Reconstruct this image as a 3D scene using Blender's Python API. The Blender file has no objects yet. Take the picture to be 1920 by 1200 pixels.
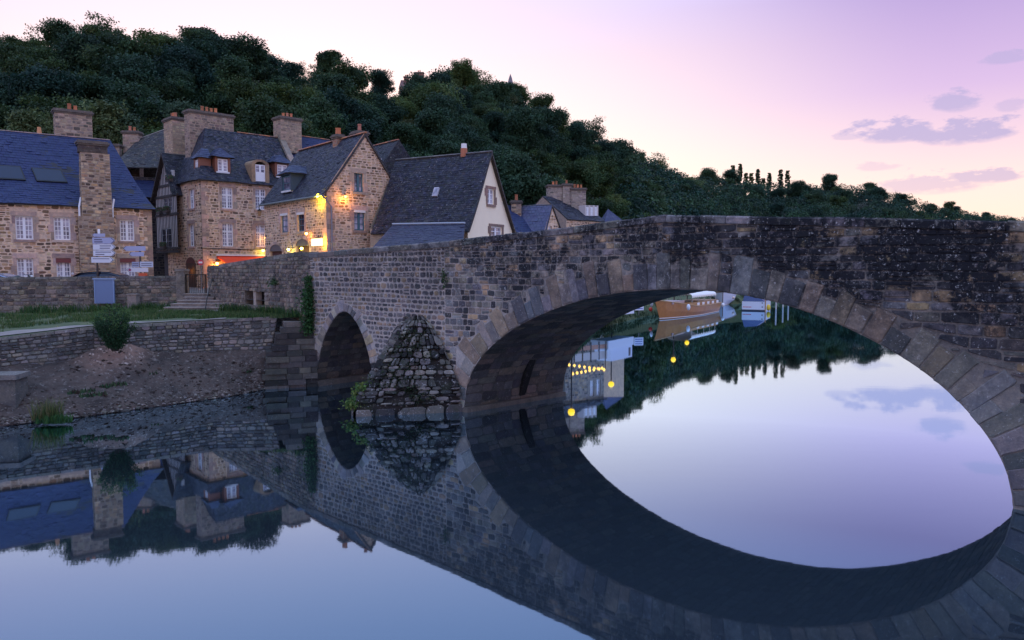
import bpy, math, random
import numpy as np
from mathutils import Vector, noise

sc = bpy.context.scene
R = math.radians
# ------------------------------------------------------------------ camera
FPX, PITCH, CAMZ = 1400.0, R(4.09), 5.0          # focal length in pixels of a 1920 px wide frame
cam_d = bpy.data.cameras.new('camera'); cam = bpy.data.objects.new('camera', cam_d)
sc.collection.objects.link(cam); sc.camera = cam
cam_d.sensor_width = 36; cam_d.lens = 36 * FPX / 1920
cam_d.clip_start = .1; cam_d.clip_end = 5000
cam.location = (0, 0, CAMZ); cam.rotation_euler = (R(90) - PITCH, 0, 0)
# ------------------------------------------------------------------ exposure
sc.view_settings.view_transform = 'Standard'; sc.view_settings.look = 'None'
sc.view_settings.exposure = 0.8; sc.view_settings.gamma = 1.0
sc.view_settings.use_curve_mapping = False
sc.cycles.use_denoising = True
sc.cycles.max_bounces = 6; sc.cycles.diffuse_bounces = 3; sc.cycles.glossy_bounces = 4
sc.cycles.sample_clamp_indirect = 4
# ------------------------------------------------------------------ dusk sky
SUN_AZ, SUN_EL = R(-16), R(1.5)                   # afterglow behind the wooded hill, left of the view
world = bpy.data.worlds.new('World'); sc.world = world; world.use_nodes = True
nt = world.node_tree; nt.nodes.clear()
def N(t, **kw):
    n = nt.nodes.new(t)
    for k, v in kw.items(): setattr(n, k, v)
    return n
def math_(op, a, b=None, clamp=False):
    n = N('ShaderNodeMath', operation=op, use_clamp=clamp)
    for i, q in enumerate((a, b)):
        if q is None: continue
        if isinstance(q, (int, float)): n.inputs[i].default_value = q
        else: nt.links.new(q, n.inputs[i])
    return n.outputs[0]
def ramp(fac, stops, interp='EASE'):
    n = N('ShaderNodeValToRGB'); n.color_ramp.interpolation = interp
    el = n.color_ramp.elements
    while len(el) < len(stops): el.new(.5)
    for e, (p, c) in zip(el, stops): e.position = p; e.color = (*c, 1)
    nt.links.new(fac, n.inputs[0]); return n.outputs[0]
def mixc(f, a, b, mode='MIX'):
    n = N('ShaderNodeMix', data_type='RGBA', blend_type=mode)
    for s, q in ((n.inputs[0], f), (n.inputs[6], a), (n.inputs[7], b)):
        if isinstance(q, (int, float)): s.default_value = q
        elif isinstance(q, tuple): s.default_value = (*q, 1)
        else: nt.links.new(q, s)
    return n.outputs[2]
tc = N('ShaderNodeTexCoord'); sep = N('ShaderNodeSeparateXYZ'); nt.links.new(tc.outputs['Generated'], sep.inputs[0])
sx, sy, sz = sep.outputs
elev = math_('MULTIPLY', math_('ARCSINE', sz), 1 / R(90), True)            # 0 horizon .. 1 zenith
warm = ramp(elev, [(0, (.70, .55, .46)), (.09, (.655, .52, .49)), (.17, (.59, .465, .53)), (.22, (.51, .45, .66)), (.32, (.46, .60, 1.04)), (.5, (.46, .63, 1.06)), (1, (.42, .60, 1.0))], 'LINEAR')
cool = ramp(elev, [(0, (.72, .52, .43)), (.06, (.64, .45, .45)), (.13, (.40, .265, .46)), (.20, (.265, .18, .40)), (.32, (.38, .50, .96)), (.5, (.44, .62, 1.04)), (1, (.42, .60, 1.0))], 'LINEAR')
# angle away from the afterglow
glow = N('ShaderNodeVectorMath', operation='DOT_PRODUCT'); nt.links.new(tc.outputs['Generated'], glow.inputs[0])
glow.inputs[1].default_value = (math.sin(SUN_AZ), math.cos(SUN_AZ), .05)
gf = N('ShaderNodeMapRange', interpolation_type='SMOOTHSTEP'); nt.links.new(glow.outputs['Value'], gf.inputs[0])
gf.inputs[1].default_value = .68; gf.inputs[2].default_value = .99
sky = mixc(gf.outputs[0], cool, warm)
# clouds: small flat banks low in the sky, given by azimuth / elevation in degrees
azn = math_('MULTIPLY', math_('ARCTAN2', sx, sy), 180 / math.pi)
eld = math_('MULTIPLY', math_('ARCSINE', sz), 180 / math.pi)
cn = N('ShaderNodeTexNoise'); cn.inputs['Scale'].default_value = 34; cn.inputs['Detail'].default_value = 9; cn.inputs['Roughness'].default_value = .62
mp_ = N('ShaderNodeMapping'); mp_.inputs['Scale'].default_value = (1, 1, 2.6); nt.links.new(tc.outputs['Generated'], mp_.inputs[0]); nt.links.new(mp_.outputs[0], cn.inputs['Vector'])
wob = math_('SUBTRACT', cn.outputs['Fac'], .5)
cl = None
for az, el, ra, re, k in ((26.9, 9.05, 3.4, .85, 1), (30.6, 8.7, 3.3, .95, 1), (30.3, 10.6, 1.7, .75, .9), (32.9, 12.9, 1.6, .4, .7), (29.2, 5.5, 3.6, .8, .6),
                          (32.0, 5.75, 2.3, .5, .75), (25.7, 6.8, 1.6, .35, .4), (33.2, 10.0, .9, .4, .5), (24.2, 8.9, 1.4, .3, .5),
                          (48, 9, 5, 1.1, .9), (-62, 10, 6, 1.0, .6), (58, 15, 6, 1.0, .8)):
    dx = math_('MULTIPLY', math_('SUBTRACT', azn, az), 1 / ra); dy = math_('MULTIPLY', math_('SUBTRACT', eld, el), 1 / re)
    dy = math_('ADD', dy, math_('MULTIPLY', wob, 1.6))
    r2 = math_('ADD', math_('MULTIPLY', dx, dx), math_('MULTIPLY', dy, dy))
    m = math_('SUBTRACT', 1.0, math_('ADD', r2, math_('MULTIPLY', wob, 3.6)), True)
    m = math_('MULTIPLY', math_('MULTIPLY', m, 1.6, True), k)
    cl = m if cl is None else math_('MAXIMUM', cl, m)
sky = mixc(math_('MULTIPLY', cl, .9), sky, (.26, .21, .40))
nish = N('ShaderNodeTexSky', sky_type='NISHITA', sun_disc=False, sun_elevation=SUN_EL, sun_rotation=SUN_AZ)
nb = N('ShaderNodeBackground'); nb.inputs['Strength'].default_value = .05; nt.links.new(nish.outputs[0], nb.inputs[0])
bg = N('ShaderNodeBackground'); bg.inputs['Strength'].default_value = .93; nt.links.new(sky, bg.inputs[0])
ad = N('ShaderNodeAddShader'); nt.links.new(bg.outputs[0], ad.inputs[0]); nt.links.new(nb.outputs[0], ad.inputs[1])
wo = N('ShaderNodeOutputWorld'); nt.links.new(ad.outputs[0], wo.inputs[0])
# last weak sun, almost gone
sun_d = bpy.data.lights.new('sun', 'SUN'); sun_d.energy = .25; sun_d.angle = R(12); sun_d.color = (1, .82, .66)
sun = bpy.data.objects.new('sun', sun_d); sc.collection.objects.link(sun)
sun.rotation_euler = Vector((-math.sin(SUN_AZ), -math.cos(SUN_AZ), -math.tan(R(4)))).to_track_quat('-Z', 'Y').to_euler()

# ------------------------------------------------------------------ helpers
def ray(x, y):
    v = 600 - y; c, s = math.cos(PITCH), math.sin(PITCH); fw = FPX * c + v * s
    return (x - 960) / fw, (v * c - FPX * s) / fw
def at_y(x, y, Y): a, b = ray(x, y); return Vector((a * Y, Y, CAMZ + b * Y))
def at_z(x, y, Z): a, b = ray(x, y); Y = (Z - CAMZ) / b; return Vector((a * Y, Y, Z))
def lerp(a, b, t): return a + (b - a) * t
def vec(p, z): return Vector((p[0], p[1], z))
def tagit(o, label=None, cat=None, group=None, kind=None):
    if label: o['label'] = label
    if cat: o['category'] = cat
    if group: o['group'] = group
    if kind: o['kind'] = kind
    return o
def link(o): sc.collection.objects.link(o); return o
def thing(name, label, cat, loc=(0, 0, 0), group=None):
    o = link(bpy.data.objects.new(name, None)); o.location = loc; o.empty_display_size = .2
    return tagit(o, label, cat, group)
def base_of(o):
    v = Vector((0, 0, 0))
    while o is not None: v += o.location; o = o.parent
    return v
class MB:
    def __init__(s): s.v = []; s.f = []; s.c = []
    def add(s, vs, fs, col=(1, 1, 1)):
        k = len(s.v); s.v += [tuple(p) for p in vs]; s.f += [tuple(i + k for i in f) for f in fs]; s.c += [col] * len(vs)
    def quad(s, a, b, c, d, col=(1, 1, 1)): s.add((a, b, c, d), ((0, 1, 2, 3),), col)
    def hexa(s, p, col=(1, 1, 1)):   # 8 points, bottom ring then top ring
        s.add(p, ((3, 2, 1, 0), (4, 5, 6, 7), (0, 1, 5, 4), (1, 2, 6, 5), (2, 3, 7, 6), (3, 0, 4, 7)), col)
    def box(s, x0, x1, y0, y1, z0, z1, col=(1, 1, 1)):
        s.hexa([Vector(q) for q in ((x0, y0, z0), (x1, y0, z0), (x1, y1, z0), (x0, y1, z0), (x0, y0, z1), (x1, y0, z1), (x1, y1, z1), (x0, y1, z1))], col)
    def tube(s, pts, rad, n=8, col=(1, 1, 1), caps=True):
        pts = [Vector(p) for p in pts]; k = len(s.v); rs = rad if isinstance(rad, (list, tuple)) else [rad] * len(pts)
        for i, p in enumerate(pts):
            t = (pts[min(i + 1, len(pts) - 1)] - pts[max(i - 1, 0)]).normalized()
            u = t.cross(Vector((0, 0, 1)) if abs(t.z) < .9 else Vector((1, 0, 0))).normalized(); w = t.cross(u)
            for j in range(n):
                a = 2 * math.pi * j / n; s.v.append(tuple(p + (u * math.cos(a) + w * math.sin(a)) * rs[i])); s.c.append(col)
        for i in range(len(pts) - 1):
            for j in range(n): s.f.append((k + i * n + j, k + i * n + (j + 1) % n, k + (i + 1) * n + (j + 1) % n, k + (i + 1) * n + j))
        if caps: s.f.append(tuple(k + j for j in range(n))[::-1]); s.f.append(tuple(k + (len(pts) - 1) * n + j for j in range(n)))
    def lathe(s, cx, cy, prof, n=12, col=(1, 1, 1)):
        k = len(s.v)
        for r, z in prof:
            for j in range(n): a = 2 * math.pi * j / n; s.v.append((cx + r * math.cos(a), cy + r * math.sin(a), z)); s.c.append(col)
        for i in range(len(prof) - 1):
            for j in range(n): s.f.append((k + i * n + j, k + i * n + (j + 1) % n, k + (i + 1) * n + (j + 1) % n, k + (i + 1) * n + j))
        s.f.append(tuple(k + j for j in range(n))[::-1]); s.f.append(tuple(k + (len(prof) - 1) * n + j for j in range(n)))
    def build(s, name, mat, parent=None, kind=None, smooth=False, label=None, cat=None, group=None):
        b = base_of(parent); bx, by, bz = b
        me = bpy.data.meshes.new(name); me.from_pydata([(x - bx, y - by, z - bz) for x, y, z in s.v], [], s.f)
        at = me.color_attributes.new('tint', 'FLOAT_COLOR', 'POINT')
        at.data.foreach_set('color', np.array([(*c[:3], 1.0) for c in s.c], dtype=np.float32).ravel())
        if smooth: me.polygons.foreach_set('use_smooth', [True] * len(me.polygons))
        me.materials.append(mat); o = link(bpy.data.objects.new(name, me)); o.parent = parent
        return tagit(o, label, cat, group, kind)
class Fr:                      # a vertical wall plane: a along, b height, d outwards (towards the open side)
    def __init__(s, p, q, flip=False):
        s.o = Vector((p[0], p[1], 0)); s.q = Vector((q[0], q[1], 0)); s.a = (s.q - s.o).normalized(); s.L = (s.q - s.o).length
        n = Vector((s.a.y, -s.a.x, 0))
        if n.dot(s.o) > 0: n = -n
        s.n = -n if flip else n
    def pt(s, a, b, d=0): return s.o + s.a * a + s.n * d + Vector((0, 0, b))
    def px(s, x, y):
        rx, rz = ray(x, y); Y = s.o.dot(s.n) / (rx * s.n.x + s.n.y); p = Vector((rx * Y, Y, 0))
        return (p - s.o).dot(s.a), CAMZ + rz * Y
    def rect(s, x0, y0, x1, y1):
        xm, ym = (x0 + x1) / 2, (y0 + y1) / 2
        a0, a1 = s.px(x0, ym)[0], s.px(x1, ym)[0]; b1, b0 = s.px(xm, y0)[1], s.px(xm, y1)[1]
        return min(a0, a1), b0, max(a0, a1), b1
    def box(s, mb, a0, a1, b0, b1, d0, d1, col=(1, 1, 1)):
        mb.hexa([s.pt(a0, b0, d1), s.pt(a1, b0, d1), s.pt(a1, b0, d0), s.pt(a0, b0, d0), s.pt(a0, b1, d1), s.pt(a1, b1, d1), s.pt(a1, b1, d0), s.pt(a0, b1, d0)], col)

# ------------------------------------------------------------------ materials
def new_mat(name):
    m = bpy.data.materials.new(name); m.use_nodes = True; t = m.node_tree
    return m, t, t.nodes['Principled BSDF']
def lk(t, a, b): t.links.new(a, b)
def noise_n(t, scale, detail=4, rough=.6, vec=None, dist=0):
    n = t.nodes.new('ShaderNodeTexNoise'); n.inputs['Scale'].default_value = scale; n.inputs['Detail'].default_value = detail
    n.inputs['Roughness'].default_value = rough; n.inputs['Distortion'].default_value = dist
    if vec is None: vec = t.nodes.new('ShaderNodeNewGeometry').outputs['Position']
    lk(t, vec, n.inputs['Vector']); return n.outputs['Fac']
def mr(t, v, a, b, c=0, d=1):
    n = t.nodes.new('ShaderNodeMapRange'); lk(t, v, n.inputs[0])
    for i, q in enumerate((a, b, c, d)): n.inputs[i + 1].default_value = q
    return n.outputs[0]
def mx(t, f, a, b, mode='MIX'):
    n = t.nodes.new('ShaderNodeMix'); n.data_type = 'RGBA'; n.blend_type = mode
    for s, q in ((n.inputs[0], f), (n.inputs[6], a), (n.inputs[7], b)):
        if isinstance(q, (int, float)): s.default_value = q
        elif isinstance(q, tuple): s.default_value = (*q, 1)
        else: lk(t, q, s)
    return n.outputs[2]
def mul(t, a, b):
    n = t.nodes.new('ShaderNodeMath'); n.operation = 'MULTIPLY'
    for i, q in enumerate((a, b)):
        if isinstance(q, (int, float)): n.inputs[i].default_value = q
        else: lk(t, q, n.inputs[i])
    return n.outputs[0]
def tint(t):
    n = t.nodes.new('ShaderNodeAttribute'); n.attribute_name = 'tint'; return n.outputs['Color']
def bump(t, p, h, strength=.4, dist=.03):
    b = t.nodes.new('ShaderNodeBump'); b.inputs['Strength'].default_value = strength; b.inputs['Distance'].default_value = dist
    lk(t, h, b.inputs['Height']); lk(t, b.outputs[0], p.inputs['Normal'])
def stone_mat(name, lichen=.0, soot=None, grain=22, rough=.9, moss=0, var=(.55, 1.35), bs=.55, warm=(1.06, 1, .93), spec=.3):
    m, t, p = new_mat(name); c = mx(t, 1.0, tint(t), warm, 'MULTIPLY'); p.inputs['Specular IOR Level'].default_value = spec
    g = noise_n(t, grain, 5, .7); g2 = noise_n(t, grain * .22, 4, .6)
    c = mx(t, 1.0, c, mx(t, g, (var[0],) * 3, (var[1],) * 3), 'MULTIPLY')
    c = mx(t, 1.0, c, mx(t, mr(t, g2, .3, .7), (.72, .74, .80), (1.22, 1.16, 1.08)), 'MULTIPLY')
    if soot:                       # black weathering crust, heaviest along the top of the wall
        z0, z1, k = soot
        sepz = t.nodes.new('ShaderNodeSeparateXYZ'); geo = t.nodes.new('ShaderNodeNewGeometry'); lk(t, geo.outputs['Position'], sepz.inputs[0])
        zf = mr(t, sepz.outputs[2], z0, z1); xf = mr(t, sepz.outputs[0], -9, 9, .35, 1.15)
        s = mr(t, noise_n(t, .8, 6, .72), .36, .54); s2 = mr(t, noise_n(t, 6.5, 5, .75), .28, .52)
        sf = mul(t, mul(t, mul(t, s, s2), mul(t, zf, xf)), k); sf.node.use_clamp = True; c = mx(t, sf, c, (.010, .011, .016))
    if moss:
        c = mx(t, mul(t, mr(t, noise_n(t, 2.4, 5, .7), .52, .72), moss), c, (.035, .05, .022))
    if lichen:
        l = mr(t, noise_n(t, 7, 5, .8), .60, .67); c = mx(t, mul(t, l, lichen), c, (.50, .49, .47))
        l2 = mul(t, mr(t, noise_n(t, 19, 3, .6), .63, .69), mr(t, noise_n(t, 1.3, 4, .7), .42, .6)); c = mx(t, mul(t, l2, lichen), c, (.55, .54, .52))
    lk(t, c, p.inputs['Base Color']); p.inputs['Roughness'].default_value = rough
    bump(t, p, noise_n(t, grain * 1.1, 7, .8), bs, .05); return m
def plain(name, col=None, rough=.6, metal=0, var=.12, scale=14, spec=.5, b=.0):
    m, t, p = new_mat(name)
    c = tint(t) if col is None else None
    n = noise_n(t, scale, 4, .6); k = mx(t, n, (1 - var,) * 3, (1 + var,) * 3)
    if col is None: c = mx(t, 1.0, c, k, 'MULTIPLY')
    else: c = mx(t, 1.0, tuple(col), k, 'MULTIPLY')
    lk(t, c, p.inputs['Base Color']); p.inputs['Roughness'].default_value = rough; p.inputs['Metallic'].default_value = metal
    p.inputs['Specular IOR Level'].default_value = spec
    if b: bump(t, p, noise_n(t, scale * 2, 5, .7), b, .02)
    return m
def emis(name, col, s):
    m, t, p = new_mat(name); p.inputs['Base Color'].default_value = (*col, 1); p.inputs['Emission Color'].default_value = (*col, 1)
    p.inputs['Emission Strength'].default_value = s; return m
M = {}
M['bridge'] = stone_mat('bridge_stone', .75, (2.2, 4.9, 1.35), 20, moss=.15)
M['voussoir'] = stone_mat('arch_ring_stone', .6, (1.6, 4.9, .75), 20, moss=.2, var=(.45, 1.45))
M['mortar'] = stone_mat('bridge_mortar', .3, (2.2, 4.9, 1.0), 30)
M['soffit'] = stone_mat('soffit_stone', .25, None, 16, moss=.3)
M['wetstone'] = stone_mat('cutwater_stone', .9, None, 18, moss=.75)
M['quay'] = stone_mat('quay_stone', .5, (2.0, 4.2, 1.7), 18, moss=.4)
M['house'] = stone_mat('house_stone', .12, None, 16, var=(.65, 1.35), warm=(1.12, 1, .88))
M['hmortar'] = stone_mat('house_mortar', .1, None, 24, var=(.75, 1.2), warm=(1.08, 1, .90))
M['dressed'] = stone_mat('dressed_granite', .15, None, 20, var=(.75, 1.2), bs=.3)
M['chim'] = stone_mat('chimney_stone', .35, None, 16)
M['slate'] = stone_mat('old_slate', .55, None, 9, .62, moss=.5, var=(.7, 1.3), bs=.3, warm=(1, 1, 1), spec=.18)
M['slate_new'] = stone_mat('new_slate', 0, None, 12, .6, var=(.85, 1.15), bs=.15, warm=(1, 1, 1), spec=.25)
M['pot'] = plain('terracotta', None, .8, 0, .25, 9)
M['white'] = plain('white_paint', (.80, .80, .82), .45, 0, .05)
M['teal'] = plain('blue_green_paint', (.05, .13, .17), .45, 0, .1)
M['paint'] = plain('painted_surface', None, .45, 0, .06)
M['metal'] = plain('metal', None, .4, .6, .1)
M['wood'] = plain('aged_wood', None, .8, 0, .35, 9, b=.3)
M['plaster'] = plain('cream_plaster', (.93, .80, .58), .85, 0, .07, 1.7, b=.1)
M['timber_plaster'] = plain('grey_plaster', (.50, .46, .44), .9, 0, .2, 5)
m, t, p = new_mat('window_glass'); lk(t, mx(t, mr(t, noise_n(t, 1.3, 3), .35, .65), (.07, .07, .11), (.52, .50, .60)), p.inputs['Base Color']); p.inputs['Roughness'].default_value = .12; M['glass'] = m  # pale lavender patches: curtains plus sky reflection put into the colour
m, t, p = new_mat('dark_glass'); p.inputs['Base Color'].default_value = (.02, .03, .06, 1); p.inputs['Roughness'].default_value = .12; p.inputs['Specular IOR Level'].default_value = .35; M['dglass'] = m
def leaf_mat(name, cols, trans=.25):
    m, t, p = new_mat(name); oi = t.nodes.new('ShaderNodeObjectInfo')
    c = mx(t, 1.0, tint(t), mx(t, oi.outputs['Random'], cols[0], cols[1]), 'MULTIPLY')
    lk(t, c, p.inputs['Base Color']); p.inputs['Roughness'].default_value = .7; p.inputs['Specular IOR Level'].default_value = .25
    tr = t.nodes.new('ShaderNodeBsdfTranslucent'); lk(t, c, tr.inputs[0]); ms = t.nodes.new('ShaderNodeMixShader'); ms.inputs[0].default_value = trans
    lk(t, p.outputs[0], ms.inputs[1]); lk(t, tr.outputs[0], ms.inputs[2]); lk(t, ms.outputs[0], t.nodes['Material Output'].inputs[0]); return m
M['leaf'] = leaf_mat('tree_leaf', ((.5, .72, .82), (1.4, 1.3, .82)))
M['shrub'] = leaf_mat('shrub_leaf', ((1, 1, 1), (1, 1, 1)))
M['bark'] = plain('bark', (.055, .045, .036), .9, 0, .35, 12, b=.5)
# ground
def ground_mat(name, a, b, scale, rough=.95, bs=.5, c3=None):
    m, t, p = new_mat(name); n = mr(t, noise_n(t, scale, 7, .68), .33, .67); c = mx(t, n, a, b)
    if c3: c = mx(t, mr(t, noise_n(t, scale * 6, 5, .7), .55, .68), c, c3)
    c = mx(t, 1.0, c, tint(t), 'MULTIPLY')
    lk(t, c, p.inputs['Base Color']); p.inputs['Roughness'].default_value = rough; bump(t, p, noise_n(t, scale * 9, 6, .75), bs, .05); return m
M['hill'] = ground_mat('hill_ground', (.012, .020, .010), (.03, .042, .02), .25)
M['street'] = ground_mat('street_ground', (.09, .085, .085), (.15, .14, .13), .8)
M['grass'] = ground_mat('grass_ground', (.03, .06, .02), (.12, .125, .05), .7, c3=(.04, .08, .025))
M['path'] = ground_mat('path_sand', (.20, .165, .145), (.32, .27, .24), 1.6)
M['mud'] = ground_mat('bank_mud', (.030, .021, .018), (.105, .070, .055), .9, .85, 1.0, (.18, .15, .135))
# water: still river, mirror like
m, t, p = new_mat('river_water'); t.nodes.remove(p)
df = t.nodes.new('ShaderNodeBsdfDiffuse'); df.inputs[0].default_value = (.020, .028, .036, 1)
gl = t.nodes.new('ShaderNodeBsdfGlossy'); gl.inputs['Roughness'].default_value = .024; gl.inputs[0].default_value = (.60, .83, 1.0, 1)
fr_ = t.nodes.new('ShaderNodeFresnel'); fr_.inputs['IOR'].default_value = 1.34
geo = t.nodes.new('ShaderNodeNewGeometry'); mp2 = t.nodes.new('ShaderNodeMapping'); mp2.inputs['Scale'].default_value = (.55, 1.6, 1); lk(t, geo.outputs['Position'], mp2.inputs[0])
wn = noise_n(t, 1.1, 3, .5, mp2.outputs[0]); bp = t.nodes.new('ShaderNodeBump'); bp.inputs['Strength'].default_value = .008; bp.inputs['Distance'].default_value = .06
lk(t, wn, bp.inputs['Height'])
for n_ in (gl, fr_): lk(t, bp.outputs[0], n_.inputs['Normal'])
ms = t.nodes.new('ShaderNodeMixShader'); fk = mul(t, fr_.outputs[0], 3.2); fk.node.use_clamp = True; lk(t, fk, ms.inputs[0]); lk(t, df.outputs[0], ms.inputs[1]); lk(t, gl.outputs[0], ms.inputs[2])
lk(t, ms.outputs[0], t.nodes['Material Output'].inputs[0]); M['water'] = m

# ------------------------------------------------------------------ masonry
RNG = random.Random(11)
def stone_geo(poly, mp, depth, rng, detail, gap, rnd=(.08, .24)):
    xs = [q[0] for q in poly]; ys = [q[1] for q in poly]; w = max(xs) - min(xs); h = max(ys) - min(ys)
    if w < .03 or h < .03: return None
    cx, cy = sum(xs) / 4, sum(ys) / 4; kx, ky = max(.4, 1 - gap / w), max(.4, 1 - gap / h)
    P = [(cx + (x - cx) * kx, cy + (y - cy) * ky) for x, y in poly]
    dd = depth * rng.uniform(.55, 1.3)
    if detail == 0:
        ring = P
    else:
        ring = []
        for i in range(4):
            p, a, b = P[i], P[i - 1], P[(i + 1) % 4]; r1, r2 = rng.uniform(*rnd), rng.uniform(*rnd)
            ring.append((p[0] + (a[0] - p[0]) * r1, p[1] + (a[1] - p[1]) * r1)); ring.append((p[0] + (b[0] - p[0]) * r2, p[1] + (b[1] - p[1]) * r2))
        j = min(w, h) * .035; ring = [(x + rng.uniform(-j, j), y + rng.uniform(-j, j)) for x, y in ring]
    n = len(ring); vs = []; fs = []
    tx, ty = rng.uniform(-.25, .25) * dd / w, rng.uniform(-.25, .25) * dd / h
    lay = ((1, -.04), (.86, dd)) if detail == 0 else ((1, -.04), (.975, dd * .6), (.87, dd))
    for k, d in lay:
        for x, y in ring:
            X, Y = cx + (x - cx) * k, cy + (y - cy) * k
            vs.append(mp(X, Y, d if d < 0 else d + (X - cx) * tx + (Y - cy) * ty))
    for l in range(len(lay) - 1):
        for i in range(n): fs.append((l * n + i, l * n + (i + 1) % n, (l + 1) * n + (i + 1) % n, (l + 1) * n + i))
    o = (len(lay) - 1) * n
    if detail == 0: fs.append(tuple(o + i for i in range(n)))
    else:
        vs.append(mp(cx, cy, dd * rng.uniform(.95, 1.18)))
        for i in range(n): fs.append((o + i, o + (i + 1) % n, len(vs) - 1))
    return vs, fs
def palette(cols, rng):
    c = rng.choice(cols); k = rng.uniform(.75, 1.25); return tuple(max(0, q * k * rng.uniform(.94, 1.06)) for q in c)
def rubble(mp, a0, a1, b0, b1, rowh, wr, gap, depth, cols, bot=None, top=None, opens=(), detail=1, rng=RNG, split=.12, sizefn=None, wobk=.16, drop=0, rnd=(.08, .24)):
    out = []; z = b0; row = 0
    while z < b1 - .03:
        h = rng.uniform(*rowh) * (sizefn(z) if sizefn else 1); z1 = min(z + h, b1)
        if b1 - z1 < rowh[0] * .5: z1 = b1
        h = z1 - z; mid = (z + z1) / 2
        n = max(2, int((a1 - a0) / .06)); ok = []
        for i in range(n + 1):
            a = a0 + (a1 - a0) * i / n; g = True
            if bot and bot(a) > z + .8 * h: g = False
            if top and top(a) < z + .3 * h: g = False
            for o in opens:
                if o[0] < a < o[2] and min(z1, o[3]) - max(z, o[1]) > .15 * h: g = False; break
            ok.append((a, g))
        i = 0
        while i <= n:
            if not ok[i][1]: i += 1; continue
            j = i
            while j < n and ok[j + 1][1]: j += 1
            s, e = ok[i][0], ok[j][0]; i = j + 1
            if e - s < .07: continue
            a = s; seed = row * 7.31
            wob = lambda u, k: noise.noise(Vector((u * .9, k * 3.7 + b0, 2.1))) * h * wobk
            while a < e - .02:
                w = rng.uniform(*wr) * (.8 + .4 * h / rowh[1]); x1 = a + w
                if e - x1 < wr[0] * .6: x1 = e
                sl = rng.uniform(-.06, .06) * h
                c4 = [(a, z + wob(a, row)), (x1, z + wob(x1, row)), (x1 + sl, z1 + wob(x1, row + 1)), (a + sl, z1 + wob(a, row + 1))]
                q = []
                for x, y in c4:
                    if bot: y = max(y, bot(min(max(x, a0), a1)))
                    if top: y = min(y, top(min(max(x, a0), a1)))
                    q.append((x, y))
                parts = [q]
                if rng.random() < split and h > rowh[0] * 1.05:
                    f = rng.uniform(.38, .62); L = (q[0][0], q[0][1] + (q[3][1] - q[0][1]) * f); Rr = (q[1][0], q[1][1] + (q[2][1] - q[1][1]) * f)
                    parts = [[q[0], q[1], Rr, L], [L, Rr, q[2], q[3]]]
                for qq in parts:
                    if max(qq[3][1] - qq[0][1], qq[2][1] - qq[1][1]) < .045: continue
                    g = stone_geo(qq, mp, depth, rng, detail, gap, rnd) if rng.random() >= drop else None
                    if g: out.append((w * h, g[0], g[1], palette(cols, rng)))
                a = x1
        z = z1; row += 1
    return out
def lay_stones(st, parent, mat, name='stone', n=300, rest='rubble'):
    def seen(s):
        c = s[1][0]; return s[0] / max(1, c[0] ** 2 + c[1] ** 2)
    st = sorted(st, key=seen, reverse=True)
    for ar, vs, fs, col in st[:n]:
        mb = MB(); mb.add(vs, fs, col); mb.build(name, mat, parent)
    if st[n:]:
        mb = MB()
        for ar, vs, fs, col in st[n:]: mb.add(vs, fs, col)
        mb.build(rest, mat, parent, kind='stuff')
GREY = [(.28, .28, .29), (.18, .19, .21), (.35, .32, .28), (.11, .115, .13), (.43, .33, .22), (.24, .225, .20), (.05, .052, .06)]
GREYR = [(.06, .06, .07), (.19, .19, .21), (.14, .145, .17), (.22, .20, .18), (.10, .10, .11), (.30, .23, .15), (.16, .15, .15), (.26, .25, .26)]
# ================================================================== the setting
mb = MB(); mb.quad((-900, -60, 0), (1500, -60, 0), (1500, 1200, 0), (-900, 1200, 0)); tagit(mb.build('river_water', M['water']), kind='structure')
# skyline of the wooded valley side: (bearing as frame x, skyline height y, distance of the crest, distance of the foot)
SKY = [(-1500, 150, 120, 60), (-600, 120, 120, 62), (0, 78, 125, 68), (185, 66, 130, 72), (383, 68, 132, 76), (600, 122, 140, 80), (700, 165, 150, 82), (850, 143, 175, 86), (960, 170, 190, 88),
       (1060, 235, 205, 96), (1180, 292, 260, 112), (1290, 326, 330, 150), (1440, 339, 440, 240), (1545, 345, 460, 260), (1640, 349, 480, 270), (1760, 384, 520, 300), (1900, 408, 560, 330), (2600, 440, 620, 350), (3600, 440, 700, 350)]
def skyl(x):
    for p, q in zip(SKY, SKY[1:]):
        if x <= q[0]: t = max(0, (x - p[0]) / (q[0] - p[0])); return [lerp(p[i], q[i], t) for i in (1, 2, 3)]
    return SKY[-1][1:]
def hill_pt(x, t, jit=0):
    y, Dr, Df = skyl(x); zt = CAMZ + (500 - y) / FPX * Dr - lerp(6.3, 9.6, min(1, max(0, (Dr - 200) / 120)))
    zf = 3.2 if x < 1040 else lerp(3.2, -1.0, min(1, (x - 1040) / 60))
    D = lerp(Df, Dr, t); rx = (x - 960) / (FPX * math.cos(PITCH))
    if t <= 1: k = t ** .85; z = lerp(zf, zt, k)
    else: z = zt - (t - 1) * 14
    return Vector((rx * D, D, z))
mb = MB(); xs = list(range(-1500, 3601, 50)); ts = [0, .1, .2, .3, .4, .5, .6, .7, .8, .9, 1, 1.2, 1.6, 2.4]
idx = {}
vs = []
for i, x in enumerate(xs):
    for j, t_ in enumerate(ts):
        p = hill_pt(x, t_); p.z += noise.noise(p * .07) * 1.3 * (0 < t_ < 2); vs.append(p)
mb.add(vs, [(i * len(ts) + j, (i + 1) * len(ts) + j, (i + 1) * len(ts) + j + 1, i * len(ts) + j + 1) for i in range(len(xs) - 1) for j in range(len(ts) - 1)])
tagit(mb.build('hill', M['hill'], smooth=True), kind='structure')

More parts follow.
